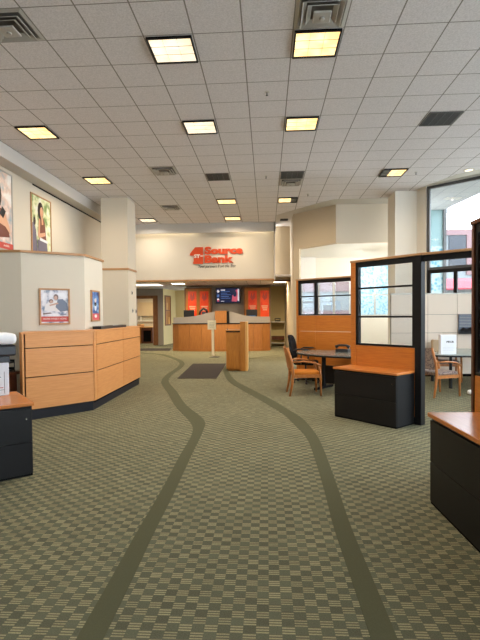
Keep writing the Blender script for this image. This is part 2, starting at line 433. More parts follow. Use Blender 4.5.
# left wall, wall beam under the ceiling
struct(MB(M['cream']).box(-5.7, -5.5, -4, 17.6, 0, CEIL), 'wall_left')
struct(MB(M['gyp']).box(-5.5, -5.15, -4, 17.1, 4.74, CEIL), 'trim_4')
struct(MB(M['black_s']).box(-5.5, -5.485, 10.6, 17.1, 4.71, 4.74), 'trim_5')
struct(MB(M['tan']).box(-5.7, 2.5, -4.2, -4, 0, CEIL), 'wall_behind_camera')  # unseen wall, added to keep daylight off surfaces facing the camera
# pillar on the left
struct(MB(M['cream']).box(-4.79, -4.01, 13.15, 13.95, 0, CEIL), 'wall_pillar_left')
struct(MB(M['maple_trim']).box(-4.81, -3.99, 13.13, 13.97, 2.93, 2.99), 'trim_6', bevel=.006)
# bulkhead with sign wall behind a light slot
struct(MB(M['gyp']).box(-5.5, .36, 17.1, 17.16, 4.68, CEIL+.09), 'trim_7')
struct(MB(M['cream']).box(-9, .33, 17.42, 17.6, 2.95, CEIL+.1), 'wall_bulkhead')
struct(MB(M['gyp']).box(-9, .33, 17.1, 17.6, CEIL+.1, CEIL+.2), 'trim_8')
struct(MB(M['maple_trim']).box(-9, .33, 17.38, 17.62, 2.9, 2.96), 'trim_9', bevel=.005)
struct(MB(M['gyp']).box(.28, .33, 17.1, 17.42, 2.9, CEIL), 'trim_10')
struct(MB(M['unlit_wall']).box(.33, 1.0, 18.0, 18.12, 2.93, CEIL+.1), 'wall_dark_strip')
struct(MB(M['brown_w']).box(.33, 1.0, 17.96, 18.14, 2.88, 2.94), 'trim_11')
# right wall facets above the office opening
W0, W1, W2 = (.93, 15.9), (2.19, 14.6), (4.4, 14.62)
struct(MB(M['tan']).prism([W0, W1, (2.25, 14.75), (1.05, 16.05), (1.05, 24), (.93, 24)], 3.82, CEIL+.08), 'wall_right_upper')
struct(MB(M['tan']).prism([W0, (1.11, 15.72), (1.17, 15.8), (1.05, 16.02), (1.05, 24), (.93, 24)], 0, 3.82), 'wall_right_jamb')
struct(MB(M['cream']).prism([W1, W2, (4.4, 14.76), (2.25, 14.75)], 3.82, CEIL+.08), 'wall_right_facet')
# column on the right
struct(MB(M['cream_w']).prism([(3.62, 13.18), (4.22, 13.18), (4.33, 12.76), (4.5, 12.9), (4.5, 13.95), (3.62, 13.95)], 0, CEIL+.08), 'wall_column_right')
# office room beyond the opening
struct(MB(M['white']).prism([(1.1, 15.8), (2.25, 14.66), (4.4, 14.66), (4.95, 14.66), (4.95, 18.9), (1.1, 18.9)], 3.86, 3.95), 'ceiling_office')
struct(MB(M['cream_w']).box(1.15, 4.95, 18.7, 18.85, 0, 1.5), 'wall_office_sill')
struct(MB(M['cream_w']).box(1.15, 3.68, 18.7, 18.85, 2.98, 3.86).box(3.68, 4.95, 18.7, 18.85, 3.6, 3.86).box(3.42, 3.68, 18.7, 18.85, 1.5, 2.98), 'wall_office_back')
struct(MB(M['white']).box(1.05, 1.96, 18.45, 18.7, 2.98, 3.86).box(1.05, 1.36, 18.45, 18.7, 0, 2.98), 'wall_office_pier')
struct(MB(M['cream_w']).box(4.95, 5.05, 14.9, 18.85, 0, 3.95), 'wall_office_right')
struct(MB(M['cream_w']).box(4.2, 5.05, 14.76, 14.9, 0, 3.95), 'wall_office_return')

def window(name, x0, x1, z0, z1, y, vs, hs, fm, w=.05, gm=None, rz=0, org=(0, 0, 0)):
    """frame with mullions and one pane per light; local x along the wall"""
    e = bpy.data.objects.new(name, None); C.objects.link(e); e.location = org; e.rotation_euler = (0, 0, rz); e['kind'] = 'structure'
    f = MB(fm)
    f.box(x0, x1, y, y+.08, z0, z0+w).box(x0, x1, y, y+.08, z1-w, z1).box(x0, x0+w, y, y+.08, z0+w, z1-w).box(x1-w, x1, y, y+.08, z0+w, z1-w)
    for v in vs: f.box(v-w/2, v+w/2, y+.005, y+.075, z0+w, z1-w)
    for h in hs: f.box(x0+w, x1-w, y+.01, y+.07, h-w/2, h+w/2)
    f.build('window_frame', e)
    xs = [x0+w]+list(vs)+[x1-w]
    for a, b in zip(xs, xs[1:]): MB(gm or M['winglass']).box(a, b, y+.035, y+.041, z0+w, z1-w).build('window_pane', e)
    return e
window('window_1', 1.36, 3.42, 1.5, 2.98, 18.72, [2.1, 2.72], [], M['alu'], .09)
window('window_2', 3.68, 4.95, 1.5, 3.6, 18.72, [4.35], [2.35], M['alu'], .06)
pl = thing('added_pendant', 'added white pendant lamp hidden behind the right column', 'ceiling light', (4.5, 16.2, 0))  # added lamp, kept out of view, brightens the back-room ceiling
MB(M['white']).lathe([(.02, 3.3), (.2, 3.32), (.22, 3.4), (.2, 3.4), (.02, 3.36)], seg=24).build('shade', pl)
MB(M['white']).lathe([(.01, 3.36), (.01, 3.86)], seg=8).build('stem', pl)
# big window wall on the right, running diagonally
wx, wy = 5.34-4.35, 11.86-12.75; wl = math.hypot(wx, wy); wa = math.atan2(wy, wx)
window('window_3', 0, 6.6, 2.76, CEIL-.02, 0, [2.2, 4.4], [], M['alu_d'], .07, rz=wa, org=(4.35, 12.75, 0))
window('window_4', 0, 6.6, 2.0, 2.76, 0, [.74, 1.6, 2.4, 3.2, 4.4, 5.5], [], M['black'], .09, rz=wa, org=(4.35, 12.75, 0))
sill = MB(M['panel']).box(0, 6.6, -.02, .16, 0, 2.0); o = struct(sill, 'wall_window_sill'); o.location = (4.35, 12.75, 0); o.rotation_euler = (0, 0, wa)
# the right side further towards the camera (outside the picture): glazed
ex, ey = 4.35+6.6*math.cos(wa), 12.75+6.6*math.sin(wa)
window('window_5', 0, 12.2, .9, CEIL-.02, 0, [2, 4, 6, 8, 10], [2.7], M['alu_d'], .07, rz=-PI/2, org=(ex, ey, 0))
o = struct(MB(M['panel']).box(0, 12.2, -.02, .16, 0, .9), 'wall_right_sill'); o.location = (ex, ey, 0); o.rotation_euler = (0, 0, -PI/2)

window('window_7', 2.5, 9.3, .02, CEIL-.02, -4.1, [4.2, 5.9, 7.6], [2.7], M['alu_d'], .07)  # unseen glazing, placed so daylight comes from the right rear
# half-height enclosure wall on the left
A0, A1, A2, A3 = (-5.5, 7.2), (-4.04, 7.36), (-3.22, 7.97), (-3.22, 8.86)
encl = [A0, A1, A2, A3, (-5.5, 8.86), (-5.5, 8.74), (-3.34, 8.74), (-3.34, 8.04), (-4.09, 7.48), (-5.5, 7.32)]
struct(MB(M['cream']).prism(encl, 0, 2.66), 'wall_enclosure')
cap = [(-5.5, 7.17), (-4.03, 7.33), (-3.19, 7.95), (-3.19, 8.89), (-5.5, 8.89), (-5.5, 8.71), (-3.37, 8.71), (-3.37, 8.06), (-4.10, 7.51), (-5.5, 7.35)]
struct(MB(M['maple_trim']).prism(cap, 2.66, 2.70), 'trim_12', bevel=.004)

# ------------------------------------------------------------------ teller area shell
struct(MB(M['ceil']).box(-9, 1.1, 17.6, 28, 3.05, 3.12), 'ceiling_teller')
struct(MB(M['grey_wall']).box(-3.98, .2, 22.6, 23.8, 0, 3.05), 'wall_back')
struct(MB(M['yellow_wall']).box(.2, .93, 23.8, 23.95, 0, 3.05), 'wall_nook')
struct(MB(M['yellow_wall']).prism([(-5.58, 24.5), (-5.3, 26.5), (-3.98, 26.5), (-3.98, 26.65), (-5.45, 26.65), (-5.72, 24.6)], 0, 3.05), 'wall_yellow_corner')
struct(MB(M['grey_wall']).box(-5.87, -5.58, 24.5, 24.65, 0, 3.05).box(-6.75, -5.87, 24.5, 24.65, 2.68, 3.05).box(-9, -7.2, 24.5, 24.65, 0, 3.05), 'wall_back_left')
struct(MB(M['grey_wall']).box(-7.2, -6.75, 24.5, 24.65, 2.68, 3.05), 'wall_back_header')
struct(MB(M['cream']).box(-9, -5.6, 27.4, 27.5, 0, 3.05), 'wall_far_office')
struct(MB(M['cream']).box(-9.2, -9, 17.5, 28, 0, 3.05), 'wall_far_left')
struct(MB(M['cream']).box(-9.2, -5.6, 17.42, 17.58, 0, 2.9), 'wall_far_return')
df = bpy.data.objects.new('door_1', None); C.objects.link(df); df['kind'] = 'structure'
MB(M['door_w']).box(-6.13, -5.87, 24.44, 24.7, 0, 2.68).box(-7.2, -6.13, 24.44, 24.7, 2.52, 2.68).box(-7.2, -7.06, 24.44, 24.7, 0, 2.52).build('door_frame', df, bevel=.006)
MB(M['door_w']).box(-6.19, -6.14, 24.7, 25.5, .02, 2.5).build('door_leaf', df)
MB(M['chrome']).tube([(-6.22, 25.35, 1.05), (-6.28, 25.35, 1.05), (-6.28, 25.25, 1.05)], .012).build('door_handle', df)
w = window('window_6', -8.6, -6.6, 1.25, 2.4, 27.28, [-7.6], [], M['white'], .06)
MB(M['blind']).box(-8.54, -6.66, 27.24, 27.27, 1.58, 2.4).build('blind', w)
# recessed wooden pass-through niche in the yellow wall
na = math.atan2(2.0, .28)
n = thing('wall_niche_shelf', 'tall wooden niche cabinet set in the yellow wall left of the tellers', 'shelf', (-5.54, 24.72, 0), na)
MB(M['door_w']).box(0, .9, -.03, .03, 1.04, 1.12).box(0, .9, -.03, .03, 2.62, 2.7).box(0, .08, -.03, .03, 1.12, 2.62).box(.82, .9, -.03, .03, 1.12, 2.62).box(.08, .82, -.03, .03, 1.85, 1.9).build('frame', n, bevel=.004)
MB(M['podium_w']).box(.08, .82, .0, .02, 1.12, 2.62).build('back_panel', n)
MB(M['podium_l']).box(.2, .36, -.03, 0, 1.9, 2.3).build('folder', n); MB(M['podium_l']).box(.5, .7, -.03, 0, 1.12, 1.5).build('folder', n)

# ------------------------------------------------------------------ ceiling fixtures
def cell(c, r): return GX+c*T, GY+r*T
def make_light(lens, half=False):
    t = thing('ceiling_light', '', 'ceiling light')
    z = CEIL
    MB(M['black']).box(.02, .59, .02, .04, z-.03, z).box(.02, .59, .57, .59, z-.03, z).box(.02, .04, .04, .57, z-.03, z).box(.57, .59, .04, .57, z-.03, z).build('frame', t)
    a, b = (.04, .57)
    if half == 'left': a = .22
    if half == 'right': b = .4
    MB(lens).box(a, b, .04, .57, z-.012, z-.004).build('lens', t)
    if half:
        h0, h1 = (.04, .22) if half == 'left' else (.4, .57)
        MB(M['alu_d']).box(h0, h1, .04, .57, z-.012, z-.004).build('unlit_lens', t, label='dark unlit strip of the lens')
    g = MB(M['gyp'])
    for k in (1, 2):
        q = .04+.53*k/3
        g.box(q-.002, q+.002, .04, .57, z-.018, z-.012).box(.04, .57, q-.002, q+.002, z-.018, z-.012)
    g.build('louver_grid', t)
    return t
LG = 'recessed square ceiling lights of the hall'
Ly = make_light(M['lensy']); Lw = make_light(M['lensw'])
lights = [(Ly, 3, 0, 'nearest glowing amber ceiling light, right behind the big square air diffuser'),
          (Lw, 0, 0, 'nearest pale white ceiling light, left of the amber one and the largest white one'),
          (Ly, 3, 4, 'amber ceiling light second from the camera in the right row'),
          (Lw, 0, 4, 'pale white ceiling light second from the camera in the middle row'),
          (Ly, -5, 4, 'amber ceiling light nearest to the left wall beam, closer to the camera'),
          (Ly, -5, 9, 'amber ceiling light in front of the left square pillar'),
          (Ly, 0, 13, 'amber ceiling light of the middle row behind the dark grille'),
          (Ly, 0, 17, 'last amber ceiling light of the middle row above the red sign'),
          (Lw, -5, 17, 'small white ceiling light right of the left pillar top')]
used = set()
for src, c, r, lab in lights:
    x, y = cell(c, r)
    if src.name in used: dup(src, (x, y, 0), 0, lab, LG)
    else:
        used.add(src.name); src.location = (x, y, 0); src['label'] = lab; src['group'] = LG
h = make_light(M['lensy'], 'left'); h.location = (*cell(7, 9), 0); h['label'] = 'amber ceiling light with dark left third beside the right column'; h['group'] = LG
h = make_light(M['lensy'], 'right'); h.location = (*cell(3, 13), 0); h['label'] = 'amber ceiling light with dark right third near the dark wall strip'; h['group'] = LG
x0, y0 = 4.7, 11.2
d = thing('recessed_downlight', 'small pale recessed downlight near the top of the tall window', 'ceiling light', (4.87, 11.4, 0))
MB(M['gyp']).lathe([(.12, CEIL-.012), (.12, CEIL-.004)], seg=20).build('trim_ring', d)
MB(M['lensw']).lathe([(.09, CEIL-.016), (.09, CEIL-.012)], seg=20).build('lens', d)

def make_diffuser():
    t = thing('air_diffuser', '', 'air vent'); z = CEIL
    def ring(mb, a, b, z0, z1):   # sloped square ring
        vs = []
        for s_, zz in ((a, z0), (b, z1)):
            vs += [(.305-s_, .305-s_, zz), (.305+s_, .305-s_, zz), (.305+s_, .305+s_, zz), (.305-s_, .305+s_, zz)]
        mb.faces(vs, [(i, (i+1) % 4, 4+(i+1) % 4, 4+i) for i in range(4)])
    mb = MB(M['vent']); ring(mb, .3, .26, z-.002, z-.012); ring(mb, .26, .24, z-.012, z-.002); mb.build('frame', t)
    mb = MB(M['vent_b']); mb.box(.065, .545, .065, .545, z-.004, z-.002); mb.build('backing', t)
    for a in (.20, .14):
        mb = MB(M['vent']); ring(mb, a+.03, a-.02, z-.045, z-.008); ring(mb, a+.034, a+.03, z-.04, z-.045); mb.build('cone', t)
    MB(M['vent']).box(.205, .405, .205, .405, z-.075, z-.05).lathe([(.03, z-.095), (.03, z-.075)], .305, .305).build('centre_plate', t, bevel=.01)
    return t
DG = 'square four way air diffusers'
dif = make_diffuser()
for i, (c, r, lab) in enumerate([(3, -1, 'nearest square metal air diffuser touching the brightest amber light'), (-3, -1, 'square metal air diffuser in the top left of the ceiling'),
                                 (-2, 8, 'square air diffuser in mid ceiling left of the dark grille'), (-3, 14, 'farther square air diffuser above the left end of the sign wall'),
                                 (3, 10, 'square air diffuser directly behind the dark grille of the right row')]):
    if i == 0: dif.location = (*cell(c, r), 0); dif['label'] = lab; dif['group'] = DG
    else: dup(dif, (*cell(c, r), 0), 0, lab, DG)
def make_grille():
    t = thing('return_grille', '', 'air vent'); z = CEIL
    MB(M['alu_d']).box(.02, .59, .02, .05, z-.012, z).box(.02, .59, .56, .59, z-.012, z).box(.02, .05, .05, .56, z-.012, z).box(.56, .59, .05, .56, z-.012, z).build('frame', t)
    MB(M['black']).box(.05, .56, .05, .56, z-.004, z-.001).build('backing', t)
    g = MB(M['alu_d'])
    for k in range(11): g.box(.05, .56, .07+k*.045, .085+k*.045, z-.014, z-.004)
    for k in (1, 2, 3): g.box(.05+.51*k/4-.006, .05+.51*k/4+.006, .05, .56, z-.016, z-.004)
    g.build('slats', t)
    return t
gr = make_grille()
for i, (c, r, lab) in enumerate([(7, 4, 'dark slatted grille in the ceiling at upper right'), (0, 9, 'dark slatted ceiling grille in the middle row of lights'), (3, 9, 'dark slatted ceiling grille in front of the right row diffuser')]):
    if i == 0: gr.location = (*cell(c, r), 0); gr['label'] = lab; gr['group'] = 'dark slatted ceiling grilles'
    else: dup(gr, (*cell(c, r), 0), 0, lab, 'dark slatted ceiling grilles')
o = MB(M['black']).box(-.14, .14, -.14, .14, CEIL-.03, CEIL-.008).build('ceiling_vent'); o.location = (.65, 16.7, 0)
tag(o, 'small black square vent in the plain ceiling by the dark wall strip', 'air vent')
ls = thing('linear_slot_diffuser', 'long thin slot air diffuser along the top of the tall window', 'air vent', (4.44, 12.52, 0), wa)
MB(M['alu_d']).box(0, 3.2, -.05, .05, CEIL-.014, CEIL-.007).build('backing', ls)
g = MB(M['gyp'])
for yy in (-.055, -.02, .015, .05): g.box(0, 3.2, yy-.006, yy+.006, CEIL-.022, CEIL-.008)
g.build('slot_bar', ls)
def sprinkler():
    t = thing('sprinkler_head', '', 'sprinkler')
    MB(M['gyp']).lathe([(.035, CEIL-.008), (.035, CEIL+.01)], seg=16).build('escutcheon', t)
    MB(M['alu_d']).lathe([(.008, CEIL-.06), (.02, CEIL-.055), (.02, CEIL-.05), (.008, CEIL-.045), (.008, CEIL-.008)], seg=12).build('deflector', t)
    return t
sp = sprinkler()
for i, (x, y, lab) in enumerate([(.03, 7.17, 'sprinkler head nearest to the camera, left of the right light row'), (3.65, 11.47, 'sprinkler head right of the half dark light'),
                                 (.01, 11.47, 'sprinkler head in mid ceiling between the two dark grilles'), (1.2, 13.28, 'sprinkler head in front of the tan right wall')]):
    if i == 0: sp.location = (x, y, 0); sp['label'] = lab; sp['group'] = 'ceiling sprinkler heads'
    else: dup(sp, (x, y, 0), 0, lab, 'ceiling sprinkler heads')
# fluorescent tubes in the slot above the sign wall
for i, (xa, xb, lab) in enumerate([(-5.0, -2.6, 'left glowing tube hidden in the slot above the sign wall'), (-1.3, .2, 'right glowing tube hidden in the slot above the sign wall')]):
    t = thing('cove_light', lab, 'light', (0, 17.24, 4.93), 0, 'tubes in the slot above the sign wall')
    MB(M['cove']).tube([(xa, 0, 0), (xb, 0, 0)], .018).build('tube', t)
    MB(M['white']).box(xa, xb, -.05, .05, .03, .06).build('holder', t)
# lights in the teller ceiling
def strip_light(x0, x1, y0, y1, lab, lens='lensw'):
    t = thing('ceiling_light', lab, 'ceiling light', (0, 0, 0), 0, 'lights in the low ceiling behind the sign wall')
    MB(M['white']).box(x0, x1, y0, y1, 3.035, 3.05).build('frame', t)
    MB(M[lens]).box(x0+.04, x1-.04, y0+.04, y1-.04, 3.025, 3.035).build('lens', t)
M['lensb'] = lens_mat('bright_lit_lens', (1, .88, .62), (1, .84, .55), 7)
M['lensm'] = lens_mat('soft_lit_lens', (1, .93, .8), (1, .88, .7), 1.6)
strip_light(-4.3, -3.7, 20.4, 21.0, 'bright light in the low ceiling above the left end of the teller line', 'lensb')
strip_light(.3, .9, 20.1, 20.7, 'bright light in the low ceiling over the desk nook', 'lensb')
strip_light(-6.4, -4.9, 20.6, 21.8, 'pale lit panel in the low ceiling right behind the left pillar', 'lensm')
for xx, wd_ in ((-3.2, 'left'), (-1.7, 'middle'), (-.4, 'right')): strip_light(xx-.3, xx+.3, 18.3, 18.9, 'added unseen light in the low ceiling in front of the '+wd_+' part of the teller line', 'lensb')  # added fixtures, hidden by the bulkhead, to light the teller fronts
strip_light(-7.2, -6.2, 25.4, 26.0, 'light in the ceiling of the small office behind the doorway', 'lensb')

# ------------------------------------------------------------------ wall sign
sg = thing('wall_sign', 'red three dimensional bank sign with black script line on the cream bulkhead', 'sign', (-2.9, 17.42, 3.5))
b = MB(M['red'])
b.plate([(.0, .44), (.2, .68), (.5, .68), (.5, .62), (.5, .13), (.5, .05), (.12, .05), (.12, .13), (.14, .13), (.14, .37), (.0, .37)], -.05, 0)
b.build('emblem', sg, label='red blocky numeral emblem')
b = MB(M['wtext']); add_text(b, 'ST', .15, -.05, .28, .12, .24, .02, M['wtext'], bold=.008); b.box(.40, .5, -.07, -.05, .33, .36); b.build('emblem_letters', sg)
b = MB(M['red']); add_text(b, 'Source', .56, 0, .43, .25, 1.46, .05, M['red'], bold=.02); b.build('upper_lettering', sg)
b = MB(M['red']); add_text(b, 'Bank', .56, 0, .10, .26, 1.10, .05, M['red'], bold=.02); b.build('lower_lettering', sg)
b = MB(M['ink']); add_text(b, 'Your partners from the first', .32, 0, -.09, .11, 1.42, .015, M['ink'], shear=.35); b.build('script_line', sg, label='black slanted script line')

# ------------------------------------------------------------------ partitions
def partition(name, label, loc, rz, L, bays, lowers, zg=1.10, ztop=2.45, splits=(1.55, 2.0), gm='glass', lp=None, rp=None, mull='black', woodz=None):
    """office partition: local x along the run. lp / rp: (width, material) end posts"""
    t = thing(name, label, 'office partition', loc, rz, 'office partitions with glass tops')
    x0, x1 = 0, L
    if lp: MB(M[lp[1]]).box(0, lp[0], -.05, .05, 0, ztop-.035).build('end_post', t, bevel=.004); x0 = lp[0]
    if rp: MB(M[rp[1]]).box(L-rp[0], L, -.055, .055, 0, ztop-.035).build('end_post', t, bevel=.004); x1 = L-rp[0]
    MB(M['brown_w' if gm == 'smoke' else 'maple_trim']).box(-.01, L+.01, -.06, .06, ztop-.035, ztop).build('top_cap', t, bevel=.005)
    f = MB(M['black']); f.box(x0, x1, -.035, .035, ztop-.115, ztop-.035); f.box(x0, x1, -.035, .035, zg-.03, zg)
    xs = [x0]+bays+[x1]
    for i, x in enumerate(xs):
        a, bb = (x, x+.05) if i == 0 else ((x-.05, x) if i == len(xs)-1 else (x-.035, x+.035))
        f.box(a, bb, -.035, .035, zg, ztop-.115)
    for s_ in splits: f.box(x0+.05, x1-.05, -.02, .02, s_-.014, s_+.014)
    f.build('glazing_frame', t)
    zs = [zg]+list(splits)+[ztop-.115]
    for a, bb in zip(xs, xs[1:]):
        for c, dd in zip(zs, zs[1:]): MB(M[gm]).box(a+.05, bb-.05, -.004, .004, c+.014, dd-.014).build('glass_pane', t)
    prev = .1
    MB(M['black']).box(x0, x1, -.03, .03, 0, .1).build('base', t)
    for a, bb in zip(xs, xs[1:]):
        q = [.1]+lowers+[zg-.03]
        for c, dd in zip(q, q[1:]): MB(M['cherry_h']).box(a+.004, bb-.004, -.04, .04, c+.004, dd-.004).build('wood_panel', t, bevel=.003)
    return t
PA = math.radians(-47.3)
partition('office_partition', 'tall glazed honey wood partition behind the black cabinet in the middle', (1.395, 7.545, 0), PA, 1.215, [], [.62], zg=1.13, lp=(.085, 'cherry_h'), rp=(.10, 'black'))
bpa = math.atan2(10.47-11.31, 1.88-.75)
partition('office_partition', 'farther wood partition with two glazed bays behind the oval table', (.75, 11.31, 0), bpa, 1.5, [.53], [.62, 1.19], zg=1.6, splits=(2.02,), lp=(.05, 'cherry_h'))
partition('office_partition', 'near dark glazed partition with brown edge behind the right cabinet', (1.965, 4.42, 0), -PI/2, 2.4, [1.2], [.62], gm='smoke', lp=(.05, 'brown_w'), splits=(1.52, 1.96), zg=1.05)
# overhead rail bridging the entry of the office
hd = thing('header_rail', 'black rail with wood cap bridging the office entrance beside the middle partition', 'rail', (2.22, 6.645, 0), math.radians(-38))
MB(M['black']).box(0, 1.5, -.03, .03, 2.33, 2.415).box(1.44, 1.5, -.05, .05, 0, 2.33).build('beam', hd)
MB(M['maple_trim']).box(0, 1.51, -.06, .06, 2.415, 2.45).build('top_cap', hd, bevel=.005)
# cream workstation panels at the right
wp = thing('cubicle_panel', 'pinkish cream cubicle wall standing in front of the window and column', 'office partition', (0, 11.8, 0))
for a, bb in ((3.14, 4.05), (4.05, 4.775), (4.775, 5.15)):
    for c, dd in ((.06, .62), (.62, 1.1), (1.1, 1.56), (1.56, 2.08)):
        MB(M['panel']).box(a+.003, bb-.003, 0, .07, c+.003, dd-.003).build('fabric_panel', wp, bevel=.004)
MB(M['black_s']).box(3.14, 5.15, .012, .06, 0, 2.07).build('core', wp)
MB(M['alu']).box(3.12, 5.17, -.01, .08, 2.07, 2.1).build('top_cap', wp)
lv = thing('louvered_unit', 'blue grey louvered unit hung on the cream cubicle wall', 'organizer', (4.79, 11.79, 1.08))
MB(M['louver']).box(0, .36, -.05, 0, .0, .48).build('body', lv)
g = MB(M['alu'])
for k in range(8): g.box(.01, .35, -.066, -.05, .17+k*.038, .177+k*.038)
g.build('louvers', lv)
MB(M['black']).tube([(.03, -.07, .06), (.1, -.08, .11), (.18, -.08, .08), (.26, -.08, .11), (.33, -.07, .06)], [.03, .05, .04, .05, .03]).box(0, .36, -.10, -.03, -.01, .06).build('black_tray', lv, label='rounded black tray')

# ------------------------------------------------------------------ lateral file cabinets
def file_cabinet(label, loc, rz, L, D, H, units=1, top='cherry_top', side=None):
    """local x along the front, y into the depth, front at y=0"""
    t = thing('file_cabinet', label, 'cabinet', loc, rz)
    MB(M['black_s']).box(.006, L-.006, .008, D-.01, 0, .02).build('plinth', t)
    MB(M['black']).box(0, L, .02, D, .02, H-.035).build('body', t, bevel=.003)
    MB(M[top]).box(-.015, L+.015, -.015, D+.0, H-.035, H).build('wood_top', t, bevel=.006)
    w_ = L/units
    for u in range(units):
        for z0, z1 in ((.022, H*.5-.03), (H*.5-.025, H-.06)):
            dr = MB(M['black_d']).box(u*w_+.006, (u+1)*w_-.006, 0, .02, z0, z1).build('drawer', t, bevel=.003)
        lk = MB(M['chrome']).lathe([(.009, 0), (.009, .008)], seg=12).build('lock', t)
        lk.rotation_euler = (PI/2, 0, 0); lk.location = ((u+1)*w_-.06, .001, H-.16)
    return t
file_cabinet('black two drawer cabinet with wood top in front of the middle glazed partition', (1.045, 7.215, 0), math.radians(-48), 1.09, .46, .775)
file_cabinet('large black cabinet with orange wood top cut by the right edge', (1.36, 3.91, 0), -PI/2+.045, 2.6, .5, .765, 2)
# left black cabinet
la = math.atan2(.64, .77)
lc = file_cabinet('black two drawer cabinet with wood top cut by the left edge, under the white machine', (-2.36-.77*1.3, 4.46-.64*1.3, 0), la, 1.3, .85, .74)

# ------------------------------------------------------------------ machine on the left cabinet
pr = thing('office_machine', 'white and black desktop machine with rounded white lid on the left cabinet', 'printer', (-2.84, 4.88, .74), la)
MB(M['box_w']).box(-.55, 0, 0, .42, 0, .36).build('lower_body', pr, bevel=.01)
b = MB(M['dark_pl']).box(-.12, -.08, -.003, 0, .20, .206).box(-.2, -.05, -.003, 0, .06, .064).box(-.05, -.046, -.003, 0, .02, .26); b.build('dark_marks', pr)
b = MB(M['p_red']).box(-.1, -.06, -.003, 0, .082, .09).box(-.16, -.12, -.003, 0, .13, .138).build('red_marks', pr)
MB(M['dark_pl']).box(-.56, .01, -.01, .43, .36, .43).build('neck', pr, bevel=.008)
MB(M['dark_pl']).box(-.56, .075, -.02, .44, .43, .55).build('scanner_body', pr, bevel=.02)
MB(M['white_pl']).box(-.56, .085, -.03, .45, .555, .68).build('lid', pr, bevel=.045, smooth=True)

# ------------------------------------------------------------------ left reception counter
rc = thing('reception_counter', 'light maple panelled counter with navy base along the enclosure wall', 'counter')
P0, P1, P2 = Vector((-3.73, 6.77)), Vector((-2.93, 7.62)), Vector((-2.97, 10.58))
body = [(-3.73, 6.80), (-2.96, 7.64), (-3.0, 10.56), (-3.2, 10.56), (-3.2, 7.95), (-4.0, 7.33)]
MB(M['black_s']).prism(body, .12, 1.32).build('carcass', rc)
MB(M['navy']).prism([(-3.70, 6.80), (-2.96, 7.60), (-3.0, 10.56), (-3.2, 10.56), (-3.2, 7.95), (-3.95, 7.33)], 0, .15).build('base', rc)
def facing(p, q, a0, a1, z0, z1, nm='front_panel', m='maple_h', th=.025):
    d = (q-p).normalized(); nrm = Vector((d.y, -d.x))
    o = MB(M[m]).box(a0, a1, 0, th, z0, z1).build(nm, rc, bevel=.003)
    o.location = (p.x+nrm.x*0, p.y+nrm.y*0, 0); o.rotation_euler = (0, 0, math.atan2(d.y, d.x))
    return o
L1 = (P1-P0).length; L2 = (P2-P1).length
facing(P0, P1, -.0, .03, .0, 1.36, 'end_post', 'maple_h', .12)
for z0, z1 in ((.16, .652), (.666, 1.105), (1.119, 1.33)):
    facing(P0, P1, .05, L1-.02, z0, z1)
    facing(P1, P2, .12, 1.635, z0, z1); facing(P1, P2, 1.65, L2, z0, z1)
facing(P0, P1, L1-.012, L1+.0, .16, 1.33, 'corner_post'); facing(P1, P2, .0, .10, .16, 1.33, 'corner_post')
MB(M['maple_h']).prism([(-3.74, 6.76), (-2.915, 7.615), (-2.955, 10.59), (-3.2, 10.59), (-3.2, 7.94), (-4.0, 7.32)], 1.33, 1.362).build('counter_top', rc, bevel=.004)
tr = thing('document_tray', 'long flat black tray lying on the left counter ledge', 'tray', (-3.08, 8.15, 1.362), PI/2)
MB(M['dark_pl']).box(0, 1.5, -.08, .08, 0, .015).box(0, 1.5, -.08, -.07, .015, .05).box(0, 1.5, .07, .08, .015, .05).box(0, .01, -.07, .07, .015, .05).box(1.49, 1.5, -.07, .07, .015, .05).build('tray_body', tr)
MB(M['box_w']).box(.25, .5, -.05, .05, .02, .045).box(1.0, 1.2, -.05, .05, .02, .05).build('papers', tr, label='white papers')
# inner desk and letter tray seen behind the counter end
dk = thing('inner_desk', 'dark desk behind the end of the left counter', 'desk', (-4.75, 6.3, 0))
MB(M['brown_w']).box(-.5, .85, 0, .75, .70, .74).build('desktop', dk, bevel=.004)
MB(M['brown_w']).box(-.45, .8, .05, .7, 0, .70).build('pedestal', dk)
lt = thing('letter_tray', 'black two level letter tray behind the left counter end', 'tray', (-4.12, 6.85, .74))
for k in (0, .12):
    MB(M['dark_pl']).box(-.25, .15, -.14, .14, .02+k, .035+k).box(-.25, .15, -.14, -.13, .035+k, .07+k).box(-.25, .15, .13, .14, .035+k, .07+k).build('shelf', lt)
MB(M['dark_pl']).box(-.25, -.24, -.14, -.13, 0, .16).box(.14, .15, -.14, -.13, 0, .16).box(-.25, -.24, .13, .14, 0, .16).box(.14, .15, .13, .14, 0, .16).build('upright', lt)

